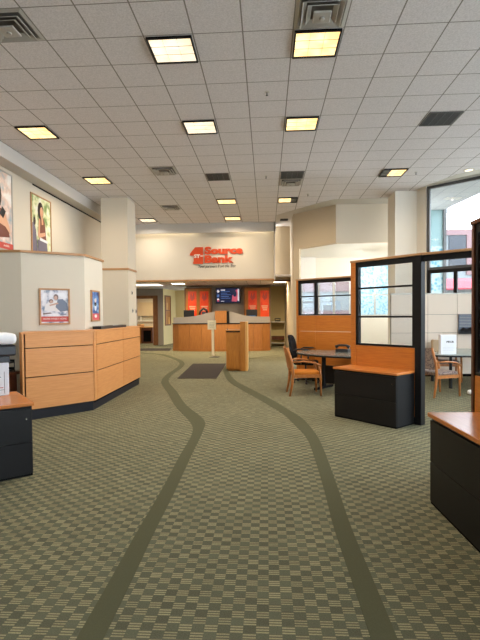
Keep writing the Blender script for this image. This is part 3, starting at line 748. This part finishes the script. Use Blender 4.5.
# ------------------------------------------------------------------ posters and frames
def poster(name, label, loc, rz, W, H, fm, build, fw=.03, cat='poster'):
    t = thing(name, label, cat, loc, rz)
    MB(M[fm]).box(0, W, -.03, 0, 0, fw).box(0, W, -.03, 0, H-fw, H).box(0, fw, -.03, 0, fw, H-fw).box(W-fw, W, -.03, 0, fw, H-fw).build('frame', t, bevel=.003)
    b = MB(); build(b, W, H, fw); b.build('print', t)
    return t
def ell(b, cx, cz, rx, rz, y, m): b.disc(cx, cz, rx, rz, y-.002, y, M[m])
def art_woman(b, W, H, f):
    b.box(f, W-f, -.012, 0, f, H-f, M['foliage'])
    b.plate([(.05, .04), (.05, .75), (.12, .8), (.22, .62), (.3, .04)], -.015, -.012, M['p_slate'])
    ell(b, .16, .82, .05, .1, -.015, 'hair')
    b.plate([(.38, .2), (.36, .8), (.42, .98), (.55, 1.0), (.66, .86), (.72, .45), (.68, .3)], -.018, -.015, M['p_brown'])
    ell(b, .46, 1.10, .14, .22, -.017, 'hair'); ell(b, .50, 1.08, .08, .13, -.02, 'skin')
    b.plate([(.46, .98), (.56, .98), (.58, .8), (.5, .78)], -.022, -.019, M['skin'])
    b.plate([(.36, .92), (.43, .9), (.40, .56), (.66, .62), (.68, .54), (.36, .44), (.3, .5)], -.022, -.019, M['skin'])
    b.plate([(.28, .40), (.74, .36), (.78, .04), (.3, .04)], -.024, -.021, M['p_slate'])
    b.plate([(.40, .46), (.78, .42), (.78, .36), (.38, .39)], -.026, -.023, M['box_w'])
def art_phone(b, W, H, f):
    b.box(f, W-f, -.012, 0, f, H-f, M['p_pale'])
    ell(b, .42, 1.12, .17, .3, -.015, 'hair'); ell(b, .36, 1.14, .10, .16, -.018, 'skin')
    b.plate([(.1, .2), (.12, .85), (.3, .95), (.55, .85), (.8, .5), (.86, .3)], -.020, -.017, M['p_brown'])
    b.plate([(.45, .55), (.55, .78), (.68, .8), (.86, .5), (.88, .36), (.7, .5)], -.023, -.020, M['skin'])
    b.plate([(.5, .74), (.6, .9), (.72, .82), (.62, .66)], -.026, -.023, M['dark_pl'])
    b.box(f, W-f, -.026, -.023, f, .16, M['p_red'])
    add_text(b, 'mobile', .62, -.026, .08, .05, .2, .002, M['wtext'])
poster('wall_poster', 'tall poster of a dark haired woman in brown sitting outdoors', (-5.5, 10.48, 3.06), PI/2, 1.0, 1.46, 'maple_trim', art_woman)
poster('wall_poster', 'tall poster with red bottom band and person holding a phone, cut by the left edge', (-5.5, 8.70, 3.0), PI/2, 1.0, 1.66, 'alu', art_phone)
ba = math.atan2(7.97-7.36, 3.22*-1+4.04)
def art_family(b, W, H, f):
    b.box(f, W-f, -.012, 0, f, H-f, M['p_family'])
    b.box(f, W-f, -.015, -.012, f+.02, .14, M['p_red'])
    add_text(b, 'HOME SWEET HOME', .06, -.015, .085, .03, W-.12, .002, M['wtext'])
    b.plate([(.08, .24), (.1, .34), (.2, .42), (.34, .40), (.44, .30), (.46, .22)], -.0145, -.012, M['p_white'])
    b.plate([(.26, .30), (.30, .43), (.38, .44), (.46, .36), (.46, .24), (.34, .22)], -.0155, -.0145, M['p_denim'])
    ell(b, .27, .47, .040, .052, -.0155, 'p_haze'); ell(b, .265, .455, .028, .036, -.018, 'p_tan')
    ell(b, .19, .40, .036, .036, -.018, 'p_haze'); ell(b, .195, .39, .026, .026, -.020, 'p_tan')
    b.plate([(.16, .34), (.30, .38), (.31, .355), (.17, .315)], -.020, -.018, M['p_tan'])
    b.plate([(.06, .17), (.20, .19), (.18, .21), (.06, .20)], -.0155, -.012, M['p_haze'])
    b.plate([(.33, .16), (.44, .17), (.44, .19), (.34, .18)], -.0155, -.012, M['p_denim'])
d_ = Vector((-3.22+4.04, 7.97-7.36)).normalized(); nn = Vector((d_.y, -d_.x))
fp = Vector((-3.83, 7.52))
poster('framed_poster', 'square framed white and red poster above the left counter', (fp.x, fp.y, 1.46), ba, .50, .62, 'maple_trim', art_family, .03, 'poster')
def art_blue(b, W, H, f):
    b.box(f, W-f, -.012, 0, f, H-f, M['p_blue'])
    ell(b, W*.5, H*.45, .05, .06, -.015, 'box_w'); ell(b, W*.5, H*.68, .05, .04, -.015, 'wtext'); ell(b, W*.5, H*.56, .05, .04, -.015, 'hair')
    b.box(f, W-f, -.015, -.012, f, .15, M['p_rose']); ell(b, W*.5, .10, .06, .03, -.018, 'wtext')
poster('framed_poster', 'narrow framed blue poster on the short side of the enclosure wall', (-3.22, 8.22, 1.5), PI/2, .42, .58, 'maple_trim', art_blue, .03, 'poster')

# switches on the left pillar
for i, (y, z, lab) in enumerate([(13.49, 2.28, 'small grey thermostat high on the right side of the left pillar'), (13.52, 1.75, 'left one of two wall plates low on the left pillar'), (13.86, 1.73, 'right one of two wall plates low on the left pillar')]):
    t = thing('wall_plate', lab, 'wall plate', (-4.01, y, z), 0, 'plates on the left pillar')
    MB(M['alu']).box(0, .012, -.05, .05, -.06, .06).build('plate', t, bevel=.003)
    MB(M['dark_pl']).box(.012, .022, -.018, .018, -.03, .03).build('switch', t)

# ------------------------------------------------------------------ teller line
tl = thing('teller_counter', 'long maple teller counter with wavy grey screens at the back', 'counter')
front = [(-4.26, 20.55), (-3.93, 20.28), (-3.42, 20.16), (-2.87, 20.1), (-2.32, 20.08), (-1.72, 20.08), (-1.15, 20.1), (-.60, 20.14), (-.2, 20.22), (.14, 20.4)]
MB(M['brown_w']).prism([(x, y+.03) for x, y in front]+[(.14, 20.9), (-4.26, 20.9)], .1, 1.2).build('carcass', tl)
for (xa, ya), (xb, yb) in zip(front, front[1:]):
    a = math.atan2(yb-ya, xb-xa); L = math.hypot(xb-xa, yb-ya)
    o = MB(M['teller_w']).box(.006, L-.006, 0, .03, .11, 1.2).build('front_panel', tl, bevel=.006); o.location = (xa, ya, 0); o.rotation_euler = (0, 0, a)
MB(M['teller_w']).prism([(x, y-.02) for x, y in front]+[(.16, 20.9), (-4.28, 20.9)], 0, .11).build('plinth', tl)
MB(M['black']).prism([(x*1.003, y-.03) for x, y in front]+[(.16, 21.1), (-4.28, 21.1)], 1.2, 1.235).build('counter_top', tl, bevel=.006)
def wave(pts): return pts
o = MB(M['screen']).plate([(-4.2, 1.235), (-4.2, 1.50), (-3.9, 1.51), (-3.5, 1.53), (-3.15, 1.57), (-2.9, 1.63), (-2.65, 1.70), (-2.4, 1.735), (-2.3, 1.74), (-2.3, 1.235)], 20.45, 20.48).build('privacy_screen', tl, label='left wavy grey screen')
o = MB(M['screen']).plate([(-1.66, 1.235), (-1.66, 1.735), (-1.5, 1.71), (-1.2, 1.62), (-1.0, 1.57), (-.7, 1.53), (-.3, 1.51), (.14, 1.51), (.14, 1.235)], 20.45, 20.48).build('privacy_screen', tl, label='right wavy grey screen')
MB(M['teller_w']).box(-2.3, -1.78, 20.3, 20.75, 1.235, 1.78).build('center_box', tl, bevel=.005, label='wooden box between the screens')
MB(M['black']).box(-1.78, -1.70, 20.3, 20.75, 1.235, 1.76).build('center_box_gap', tl)  # black block stands in for the dark gap beside the box
def monitor(label, x, y, z, w=.42, h=.3, m='dark_pl', rz=0, blue=False):
    t = thing('desktop_monitor', label, 'monitor', (x, y, z), rz)
    MB(M['dark_pl']).box(-w/2, w/2, 0, .05, .1, .1+h).build('housing', t, bevel=.01)
    if blue: MB(M['monitor_blue']).box(-w*.25, w*.35, -.004, 0, .13, .1+h*.45).build('screen', t)
    MB(M['dark_pl']).box(-.03, .03, .0, .05, .0, .1).box(-.1, .1, -.05, .12, 0, .012).build('stand', t)
    return t
bc = thing('back_counter', 'dark work counter along the wall behind the teller line', 'counter', (0, 0, 0))
MB(M['teller_w']).box(-3.9, .1, 22.0, 22.56, 0, 1.1).build('body', bc)
MB(M['black']).box(-3.92, .12, 21.96, 22.58, 1.1, 1.13).build('counter_top', bc)
monitor('black monitor behind the left grey screen of the tellers', -3.55, 20.78, 1.235, .48, .50)
monitor('black monitor with blue glow behind the right grey screen of the tellers', -.68, 20.78, 1.235, .50, .50, blue=True)
dv = thing('teller_device', 'rounded black device with grey front standing behind the left wavy screen', 'device', (-2.88, 20.8, 1.235))
MB(M['dark_pl']).tube([(-.17, 0, .38), (-.14, 0, .56), (0, 0, .66), (.14, 0, .58), (.18, 0, .42)], .055).box(-.02, .02, -.02, .02, 0, .5).build('arch', dv, smooth=True)
MB(M['louver']).box(-.08, .1, -.03, .03, .32, .52).box(-.1, .1, -.08, .08, 0, .02).build('front', dv, bevel=.01)

def display_cabinet(x0, x1, lab, banner_shift):
    t = thing('display_cabinet', lab, 'cabinet', (0, 22.6, 0))
    z0, z1 = 1.135, 2.88
    MB(M['podium_w']).box(x0, x1, -.35, 0, z0, z1).build('body', t)
    MB(M['door_w']).box(x0-.02, x1+.02, -.39, 0, z1, z1+.05).box(x0-.02, x0+.04, -.38, -.35, z0, z1).box(x1-.04, x1+.02, -.38, -.35, z0, z1).build('frame', t)
    mid = (x0+x1)/2; out = []
    for a, bb in ((x0+.05, mid-.01), (mid+.01, x1-.05)):
        d = MB(M['podium_w']).box(a, bb, -.38, -.35, z0+.02, z1-.03).build('door', t, bevel=.004)
        w_ = bb-a; s_ = banner_shift*.05
        xa, xb = a+.09+s_, bb-.05+s_
        MB(M['orange_p']).box(xa, xb, -.386, -.38, z0+.1, z1-.12).build('banner', d, label='orange red banner')
        tx = MB(M['wtext']); hh = z0+.85
        # pale line of lettering and darker flame outline on the banner
        for k in range(3): tx.box(xa+.06+.03*k, xb-.05-.02*k, -.390, -.386, hh-k*.09, hh-k*.09+.06, M['pinktext'])
        tx.build('banner_print', d); tx = MB()
        tx.plate([(xa+.1, hh+.45), (xa+.16, hh+.7), (xa+.22, hh+.5), (xa+.3, hh+.72), (xa+.34, hh+.42), (xa+.2, hh+.3)], -.389, -.386, M['p_red'])
        tx.build('banner_emblem', d)
    return t
display_cabinet(-3.98, -2.72, 'wooden cabinet with two orange red banners left of the screen', 0)
display_cabinet(-1.08, .16, 'wooden cabinet with two orange red banners right of the screen', 1)
tv = thing('wall_television', 'wall mounted flat screen with dark blue picture behind the tellers', 'television', (-2.50, 22.6, 2.17))
MB(M['dark_pl']).box(0, 1.3, -.14, -.06, 0, .83).build('housing', tv, bevel=.01)
MB(M['alu_d']).box(.45, .85, -.06, 0, .25, .6).build('bracket', tv)
s_ = MB(M['tvscreen']); s_.box(.04, 1.26, -.144, -.14, .04, .79)
for cz in (.64, .4, .18): s_.disc(.13, cz, .06, .08, -.147, -.144, M['tvwhite'] if cz != .4 else M['tvtext'])
s_.disc(.13, .15, .06, .05, -.149, -.147, M['tvpink'])
for k, (a, bb) in enumerate([(.28, .75), (.28, .62), (.28, .8), (.28, .7), (.28, .78)]): s_.box(a, bb, -.147, -.144, .62-k*.09, .645-k*.09, M['tvtext'])
s_.box(.28, .5, -.148, -.144, .68, .73, M['tvwhite']).box(.28, .45, -.147, -.144, .1, .125, M['tvwhite'])
s_.plate([(.85, .1), (.88, .4), (1.0, .55), (1.08, .72), (1.22, .74), (1.24, .3), (1.1, .08)], -.147, -.144, M['tvpink'])
s_.disc(1.02, .5, .1, .16, -.149, -.147, M['tvscreen']); s_.box(1.17, 1.24, -.150, -.146, .12, .76, M['tvwhite'])
so_ = s_.build('screen', tv)
for c_ in tv.children: c_.scale = (.93, 1, .92)

# nook at the right of the tellers
nd = thing('standing_desk', 'narrow wall desk with pale top in the nook right of the tellers', 'desk', (.2, 23.2, 0))
MB(M['cream_w']).box(0, .72, 0, .6, 1.19, 1.25).build('desktop', nd, bevel=.004)
MB(M['yellow_wall']).box(.0, .03, .1, .6, 0, 1.19).box(.69, .72, .1, .6, 0, 1.19).build('side_panel', nd)
MB(M['brown_w']).box(.03, .69, .3, .34, .3, .5).build('rail', nd)
MB(M['cream_w']).box(.03, .69, .1, .6, .12, .16).build('shelf', nd)
ph = thing('desk_phone', 'small black phone on the narrow desk in the nook', 'phone', (.55, 23.4, 1.25))
MB(M['dark_pl']).box(-.14, .14, -.1, .1, 0, .06).build('base', ph, bevel=.01)
MB(M['dark_pl']).tube([(-.15, -.02, .1), (-.08, -.02, .14), (.08, -.02, .14), (.15, -.02, .1)], [.04, .025, .025, .04]).build('handset', ph, smooth=True)

# far office furniture through the doorway
for i, (x, z1, m, lab) in enumerate([(-7.6, 1.1, 'podium_w', 'light wood cabinet seen through the far left doorway'), (-6.9, .95, 'brown_w', 'dark brown desk seen through the far left doorway')]):
    t = thing('office_desk', lab, 'desk', (x, 26.0, 0))
    MB(M[m]).box(-.3, .35, 0, .7, 0, z1-.04).build('body', t, bevel=.004); MB(M['podium_l']).box(-.32, .37, -.02, .72, z1-.04, z1).build('desktop', t, bevel=.004)
    MB(M['black_s']).box(-.2, .25, -.01, 0, .1, z1-.2).build('kneehole_shade', t)  # dark plate on the solid front stands for shade under the desk

# ------------------------------------------------------------------ podium, sign stand, mats
pd = thing('podium', 'oak standing desk with raised side panel before the tellers', 'podium', (-1.16, 13.0, 0))
b = MB(M['podium_w']).box(.04, .40, .06, .50, 0, .06); b.build('plinth', pd)
MB(M['podium_w']).box(0, .40, .0, .55, .06, 1.10).build('body', pd, bevel=.004)
MB(M['podium_w']).box(-.03, .40, -.03, .58, 1.14, 1.17).build('sloped_top', pd, bevel=.004)
MB(M['black']).box(-.0, .40, .01, .5, 1.10, 1.14).build('shadow_gap', pd)
MB(M['podium_w']).box(.40, .55, -.03, .58, 0, 1.40).build('side_panel', pd, bevel=.004)
MB(M['podium_l']).box(.55, .61, -.03, .58, 0, 1.40).build('pale_side', pd, bevel=.004, label='pale wood outer face')
MB(M['dark_pl']).lathe([(.012, 1.17), (.012, 1.2)], .03, .1).build('pen_holder', pd)
st = thing('sign_stand', 'slim cream post with a small white notice on a black foot', 'sign', (-2.05, 17.3, 0))
MB(M['dark_pl']).lathe([(.2, 0), (.2, .015), (.03, .04)], .05, 0, seg=28).build('foot', st, smooth=False)
MB(M['podium_l']).box(-.02, -.0, -.05, .05, 0, .02).build('foot_plate', st)
MB(mat('cream_metal', srgb(238, 226, 196), .5)).box(-.045, .045, -.03, .03, .03, 1.05).build('post', st, bevel=.008)
MB(mat('cream_card', srgb(228, 218, 188), .6)).box(-.19, .13, -.05, -.03, 1.05, 1.4).build('notice', st, bevel=.004)
nx = MB(M['alu_d'])
for k in range(4): nx.box(-.12, .06, -.053, -.05, 1.30-k*.055, 1.308-k*.055)
nx.build('notice_text', st)
o = MB(M['mat_rug']).prism([(-2.27, 11.45), (-1.27, 11.4), (-1.34, 14.9), (-2.43, 14.9)], 0, .012).build('floor_mat', bevel=.004)
tag(o, 'dark brown rectangular mat on the carpet in front of the podium', 'mat')
o = MB(M['mat_rug']).prism([(-5.9, 20.5), (-4.4, 20.5), (-4.6, 21.9), (-6.1, 21.9)], 0, .012).build('floor_mat', bevel=.004)
tag(o, 'small dark mat on the floor at the left end of the teller line', 'mat')

# ------------------------------------------------------------------ tables and chairs
tb = thing('oval_table', 'dark grey oval meeting table with black edge behind the middle cabinet', 'table', (1.55, 9.68, 0), math.radians(-38))
MB(M['table']).lathe([(.98, .762), (1, .768), (1, .785)], seg=56, sx=1.02, sy=.69).build('tabletop', tb)
MB(M['black']).lathe([(.97, .735), (.995, .74), (.995, .762)], seg=56, sx=1.02, sy=.69).build('edge_band', tb)
for x in (-.42, .42):
    MB(M['black']).lathe([(.05, .04), (.045, .74)], x, 0).build('column', tb)
    MB(M['black']).box(x-.03, x+.03, -.35, .35, 0, .05).build('foot', tb, bevel=.01)
MB(M['black']).box(-.42, .42, -.02, .02, .12, .5).build('modesty_panel', tb)
rt = thing('desk_table', 'pale grey table with black edge and legs at the right office', 'table', (4.4, 10.4, 0), math.radians(-8))
def rrect(a, bb, r, n=8):
    out = []
    for cx, cy, s in ((a-r, bb-r, 0), (-a+r, bb-r, 1), (-a+r, -bb+r, 2), (a-r, -bb+r, 3)):
        for k in range(n+1):
            t = PI/2*(s+k/n); out.append((cx+r*math.cos(t), cy+r*math.sin(t)))
    return out
MB(M['table_r']).prism(rrect(1.1, .9, .6), .725, .742).build('tabletop', rt)
MB(M['black']).prism(rrect(1.095, .895, .6), .69, .725).build('edge_band', rt)
for x, y in ((-.45, -.55), (.8, -.5), (-.6, .5), (.8, .5)):
    MB(M['black']).lathe([(.035, 0), (.03, .69)], x, y).build('leg', rt)
o = thing('notice_box', 'white standing notice card on the right table', 'sign', (3.60, 9.72, .742), .1)
MB(M['box_w']).box(0, .33, 0, .1, 0, .40).build('card', o, bevel=.004)
b = MB(M['ink']); add_text(b, 'PECR', .12, 0, .24, .035, .16, .003, M['ink'], bold=.002)
for k in range(3): b.box(.04, .29, -.003, 0, .14-k*.03, .143-k*.03, M['alu'])
b.build('card_text', o)
o = MB(mat('tan_card', srgb(176, 152, 122), .7)).box(0, .14, 0, .12, 0, .26).build('cardboard_box', bevel=.004); o.location = (3.68, 10.4, .742)
tag(o, 'small tan box behind the white notice on the right table', 'box')

def guest_chair(label, loc, rz, seat_m, back_m, group=None, back_pad=True):
    """wooden arm chair facing +x"""
    t = thing('guest_chair', label, 'chair', loc, rz, group)
    W = M['chair_w']
    for s in (-1, 1):
        y = .26*s
        MB(W).tube([(-.32, y, 0), (-.27, y, .25), (-.255, y, .44), (-.28, y, .68), (-.36, y*.96, .95)], [.020, .026, .030, .026, .020], seg=8, flat=.8).build('leg', t, smooth=True, label='rear leg running up into the back post')
        MB(W).tube([(.29, y, 0), (.28, y, .42), (.25, y, .62)], [.019, .024, .024], seg=8).build('leg', t, smooth=True)
        MB(W).tube([(-.28, y, .665), (-.05, y*1.04, .68), (.16, y*1.06, .655), (.29, y*1.04, .60)], [.022, .03, .032, .024], seg=8, flat=.55).build('armrest', t, smooth=True)
        MB(W).box(-.25, .27, y-.012, y+.012, .36, .42).build('seat_rail', t)
    MB(W).box(.255, .28, -.25, .25, .36, .42).build('seat_rail', t)
    MB(M[seat_m]).box(-.25, .28, -.235, .235, .41, .48).build('seat', t, bevel=.03, smooth=True)
    bp = MB(M[back_m]); n = 9; vs = []
    for i in range(n):
        y = -.23+.46*i/(n-1); c = -.05*(1-(y/.23)**2)
        for x, z in ((-.255, .53), (-.285, .72), (-.345, .94)):
            vs.append((x+c, y, z)); 
        for x, z in ((-.285, .53), (-.315, .72), (-.37, .94)):
            vs.append((x+c, y, z))
    fs = []
    for i in range(n-1):
        a, c = i*6, (i+1)*6
        fs += [(a, c, c+1, a+1), (a+1, c+1, c+2, a+2), (a+3, a+4, c+4, c+3), (a+4, a+5, c+5, c+4), (a+2, c+2, c+5, a+5), (a, a+3, c+3, c)]
    fs += [(0, 1, 4, 3), (1, 2, 5, 4), (n*6-6, n*6-3, n*6-2, n*6-5), (n*6-5, n*6-2, n*6-1, n*6-4)]
    bp.faces(vs, fs); bp.build('backrest', t, smooth=False)
    return t
guest_chair('wooden arm chair with orange seat at the left end of the oval table', (.74, 9.22, 0), math.radians(4), 'orange_f', 'chair_w')
guest_chair('wooden arm chair with speckled grey seat seen through the office entrance', (3.32, 9.12, 0), math.radians(22), 'speckle', 'speckle')
guest_chair('farther speckled chair on the other side of the right table', (4.25, 11.1, 0), math.radians(-100), 'speckle', 'speckle')
def office_chair(label, loc, rz):
    t = thing('office_chair', label, 'chair', loc, rz)
    F = M['black_f']; P = M['dark_pl']
    for k in range(5):
        a = 2*PI*k/5
        lg = MB(P).tube([(0, 0, .12), (.16*math.cos(a), .16*math.sin(a), .10), (.29*math.cos(a), .29*math.sin(a), .07)], [.03, .022, .016], seg=8).build('base_leg', t, smooth=True)
        MB(P).lathe([(.01, 0), (.027, .012), (.027, .045), (.01, .06)], .29*math.cos(a), .29*math.sin(a), seg=12).build('caster', lg)
    MB(P).lathe([(.03, .1), (.03, .25), (.02, .25), (.02, .43)]).build('gas_lift', t)
    MB(F).box(-.23, .25, -.24, .24, .43, .52).build('seat', t, bevel=.035, smooth=True)
    MB(P).tube([(-.18, 0, .44), (-.30, 0, .5), (-.31, 0, .66)], .022).build('back_bracket', t)
    b = MB(F); prof = [(-.24, .56, .19), (-.27, .68, .235), (-.28, .84, .235), (-.31, 1.0, .21), (-.35, 1.12, .13)]
    vs = []; n = 7
    for x, z, hw in prof:
        for i in range(n):
            y = -hw+2*hw*i/(n-1); c = -.05*(1-(i/3-1)**2)
            vs.append((x+c+.02, y, z))
        for i in range(n):
            y = -hw+2*hw*i/(n-1); c = -.05*(1-(i/3-1)**2)
            vs.append((x+c-.045, y, z))
    r = 2*n; fs = []
    for j in range(len(prof)-1):
        for i in range(n-1):
            a, c = j*r+i, (j+1)*r+i
            fs += [(a, a+1, c+1, c), (a+n, c+n, c+n+1, a+n+1)]
        fs += [(j*r, (j+1)*r, (j+1)*r+n, j*r+n), (j*r+n-1, j*r+2*n-1, (j+1)*r+2*n-1, (j+1)*r+n-1)]
    e = (len(prof)-1)*r
    for i in range(n-1): fs += [(i, i+n, i+n+1, i+1), (e+i, e+i+1, e+i+n+1, e+i+n)]
    b.faces(vs, fs); b.build('backrest', t, smooth=True, sub=1)
    for s in (-1, 1):
        MB(P).tube([(-.05, .24*s, .46), (-.02, .31*s, .55), (-.02, .31*s, .76)], .018).build('arm_post', t, smooth=True)
        MB(P).tube([(-.2, .31*s, .77), (-.12, .31*s, .80), (.1, .31*s, .80), (.22, .30*s, .775)], [.02, .035, .035, .02], flat=.5).build('armrest', t, smooth=True)
    return t
office_chair('black swivel chair with arms behind the left part of the oval table', (.90, 10.76, 0), math.radians(-20))
tp = dup(ph, (1.63, 9.95, .785), -.5, 'black desk phone lying on the oval meeting table')
o = MB(mat('white_rubber', srgb(230, 228, 222), .6)).lathe([(.01, 0), (.045, .02), (.055, .05), (.045, .085), (.01, .1)], seg=16).build('white_ball', smooth=True); o.location = (3.95, 9.15, 0)
tag(o, 'small round white object on the carpet by the right table leg', 'ball')

# ------------------------------------------------------------------ outside the window
struct(MB(M['street']).box(-30, 60, -30, 60, -.3, -.12), 'ground_outside')
o = struct(MB(M['canopy_t']).prism([(4.6, 12.9), (11.5, 6.2), (12.3, 7), (6.5, 14), (6.2, 16.5), (4.6, 16.5)], 5.2, 5.3), 'ceiling_canopy')
fz = thing('glazed_entrance', 'pale teal glass bay with frosted blue lower half outside the tall window', 'glass wall')
g = MB(M['alu_d']).box(5.65, 5.7, 16.5, 16.6, 0, 5.4).box(6.18, 6.28, 16.45, 16.6, 0, 5.4); g.build('frame', fz)
MB(M['teal']).box(5.7, 6.18, 16.53, 16.55, 3.95, 5.3).build('upper_pane', fz)
MB(M['frost']).box(5.7, 6.18, 16.53, 16.55, 0, 3.95).build('lower_pane', fz)
MB(M['canopy']).box(6.28, 7.2, 16.5, 16.62, 5.1, 5.3).build('fascia', fz)
bd = thing('street_building', 'white and pink street building with dark windows across from the tall window', 'building', (0, 25, 0))
MB(M['bldg']).box(8.9, 24, 0, 4, 0, 6.0).build('wall', bd)
MB(M['bldg_p']).box(9.4, 16, -.1, 0, 5.7, 6.0).box(10.55, 11.2, -.1, 0, 3.6, 5.7).build('brick_band', bd)
for x in (9.65, 11.6, 13.6): MB(M['bldg_g']).box(x, x+.85, -.08, 0, 3.9, 5.65).build('dark_window', bd)
for x in (9.2, 12.4, 15.5): MB(M['bldg_g']).box(x, x+.7, -.08, 0, 2.2, 3.2).build('shop_window', bd)
ob = thing('shop_building', 'pale building with pink bands seen through the middle partition glass', 'building', (0, 27, 0))
MB(M['bldg']).box(1.2, 8.6, 0, 2, 0, 5).build('wall', ob)
for z in (1.2, 2.9): MB(M['bldg_p']).box(1.2, 8.5, -.1, 0, z, z+.6).build('pink_band', ob)
MB(M['frost']).box(5.2, 8.4, -.25, -.2, .2, 4.3).build('glass_front', ob)
aw = thing('street_awning', 'long pink red awning outside the lower window band', 'awning', (0, 20, 0))
MB(M['awning']).faces([(6.0, 0, 3.05), (12, 0, 3.05), (12, -.8, 2.72), (6.0, -.8, 2.55), (6.0, 0, 3.0), (12, 0, 3.0), (12, -.8, 2.66), (6.0, -.8, 2.49)], [(0, 1, 2, 3), (7, 6, 5, 4), (3, 2, 6, 7), (0, 3, 7, 4), (1, 5, 6, 2), (0, 4, 5, 1)]).build('canvas', aw)
MB(M['bldg']).box(6.0, 12, .02, .1, 0, 3.1).build('wall_panel', aw)

# ------------------------------------------------------------------ light
wd = bpy.data.worlds.new('world'); S.world = wd; wd.use_nodes = True
bg = wd.node_tree.nodes['Background']; bg.inputs['Color'].default_value = (.84, .92, 1, 1); bg.inputs['Strength'].default_value = 5.4
sun = bpy.data.lights.new('sun', 'SUN'); sun.energy = 6; sun.angle = .05; sun.color = (1, .96, .9)
so = bpy.data.objects.new('sun', sun); C.objects.link(so)
so.rotation_euler = Vector((.45, -.45, -.78)).to_track_quat('-Z', 'Y').to_euler()
def lamp(x, y, z, e, col):
    """the lamp inside a ceiling fixture, shining down"""
    l = bpy.data.lights.new('fixture_lamp', 'SPOT'); l.energy = e; l.color = col; l.spot_size = math.radians(172); l.spot_blend = 1; l.shadow_soft_size = .0
    o = bpy.data.objects.new('fixture_lamp', l); C.objects.link(o); o.location = (x, y, z); return o
WARM, NEUT = (1, .83, .62), (1, .90, .77)
for src, c, r, lab in lights:
    x, y = cell(c, r); lamp(x+.3, y+.3, CEIL-.04, 105, WARM if src is Ly else NEUT)
for c, r in ((7, 9), (3, 13)):
    x, y = cell(c, r); lamp(x+.3, y+.3, CEIL-.04, 85, WARM)
pt = bpy.data.lights.new('added_pendant_bulb', 'POINT'); pt.energy = 200; pt.color = (1, .97, .93); pt.shadow_soft_size = .05  # point light of the added pendant
po = bpy.data.objects.new('added_pendant_bulb', pt); C.objects.link(po); po.location = (4.5, 16.2, 3.25)
for x, y, e in ((-4.0, 20.7, 130), (.6, 20.4, 150), (-5.6, 21.2, 170), (-3.2, 18.6, 90), (-1.7, 18.6, 90), (-.4, 18.6, 90), (-6.7, 25.7, 110)):  # includes the added unseen lights before the teller line
    lamp(x, y, 3.0, e, (1, .82, .55))
S.view_settings.view_transform = 'Standard'; S.view_settings.look = 'None'
S.view_settings.gamma = 1; S.view_settings.use_curve_mapping = False
S.view_settings.exposure = 0.6
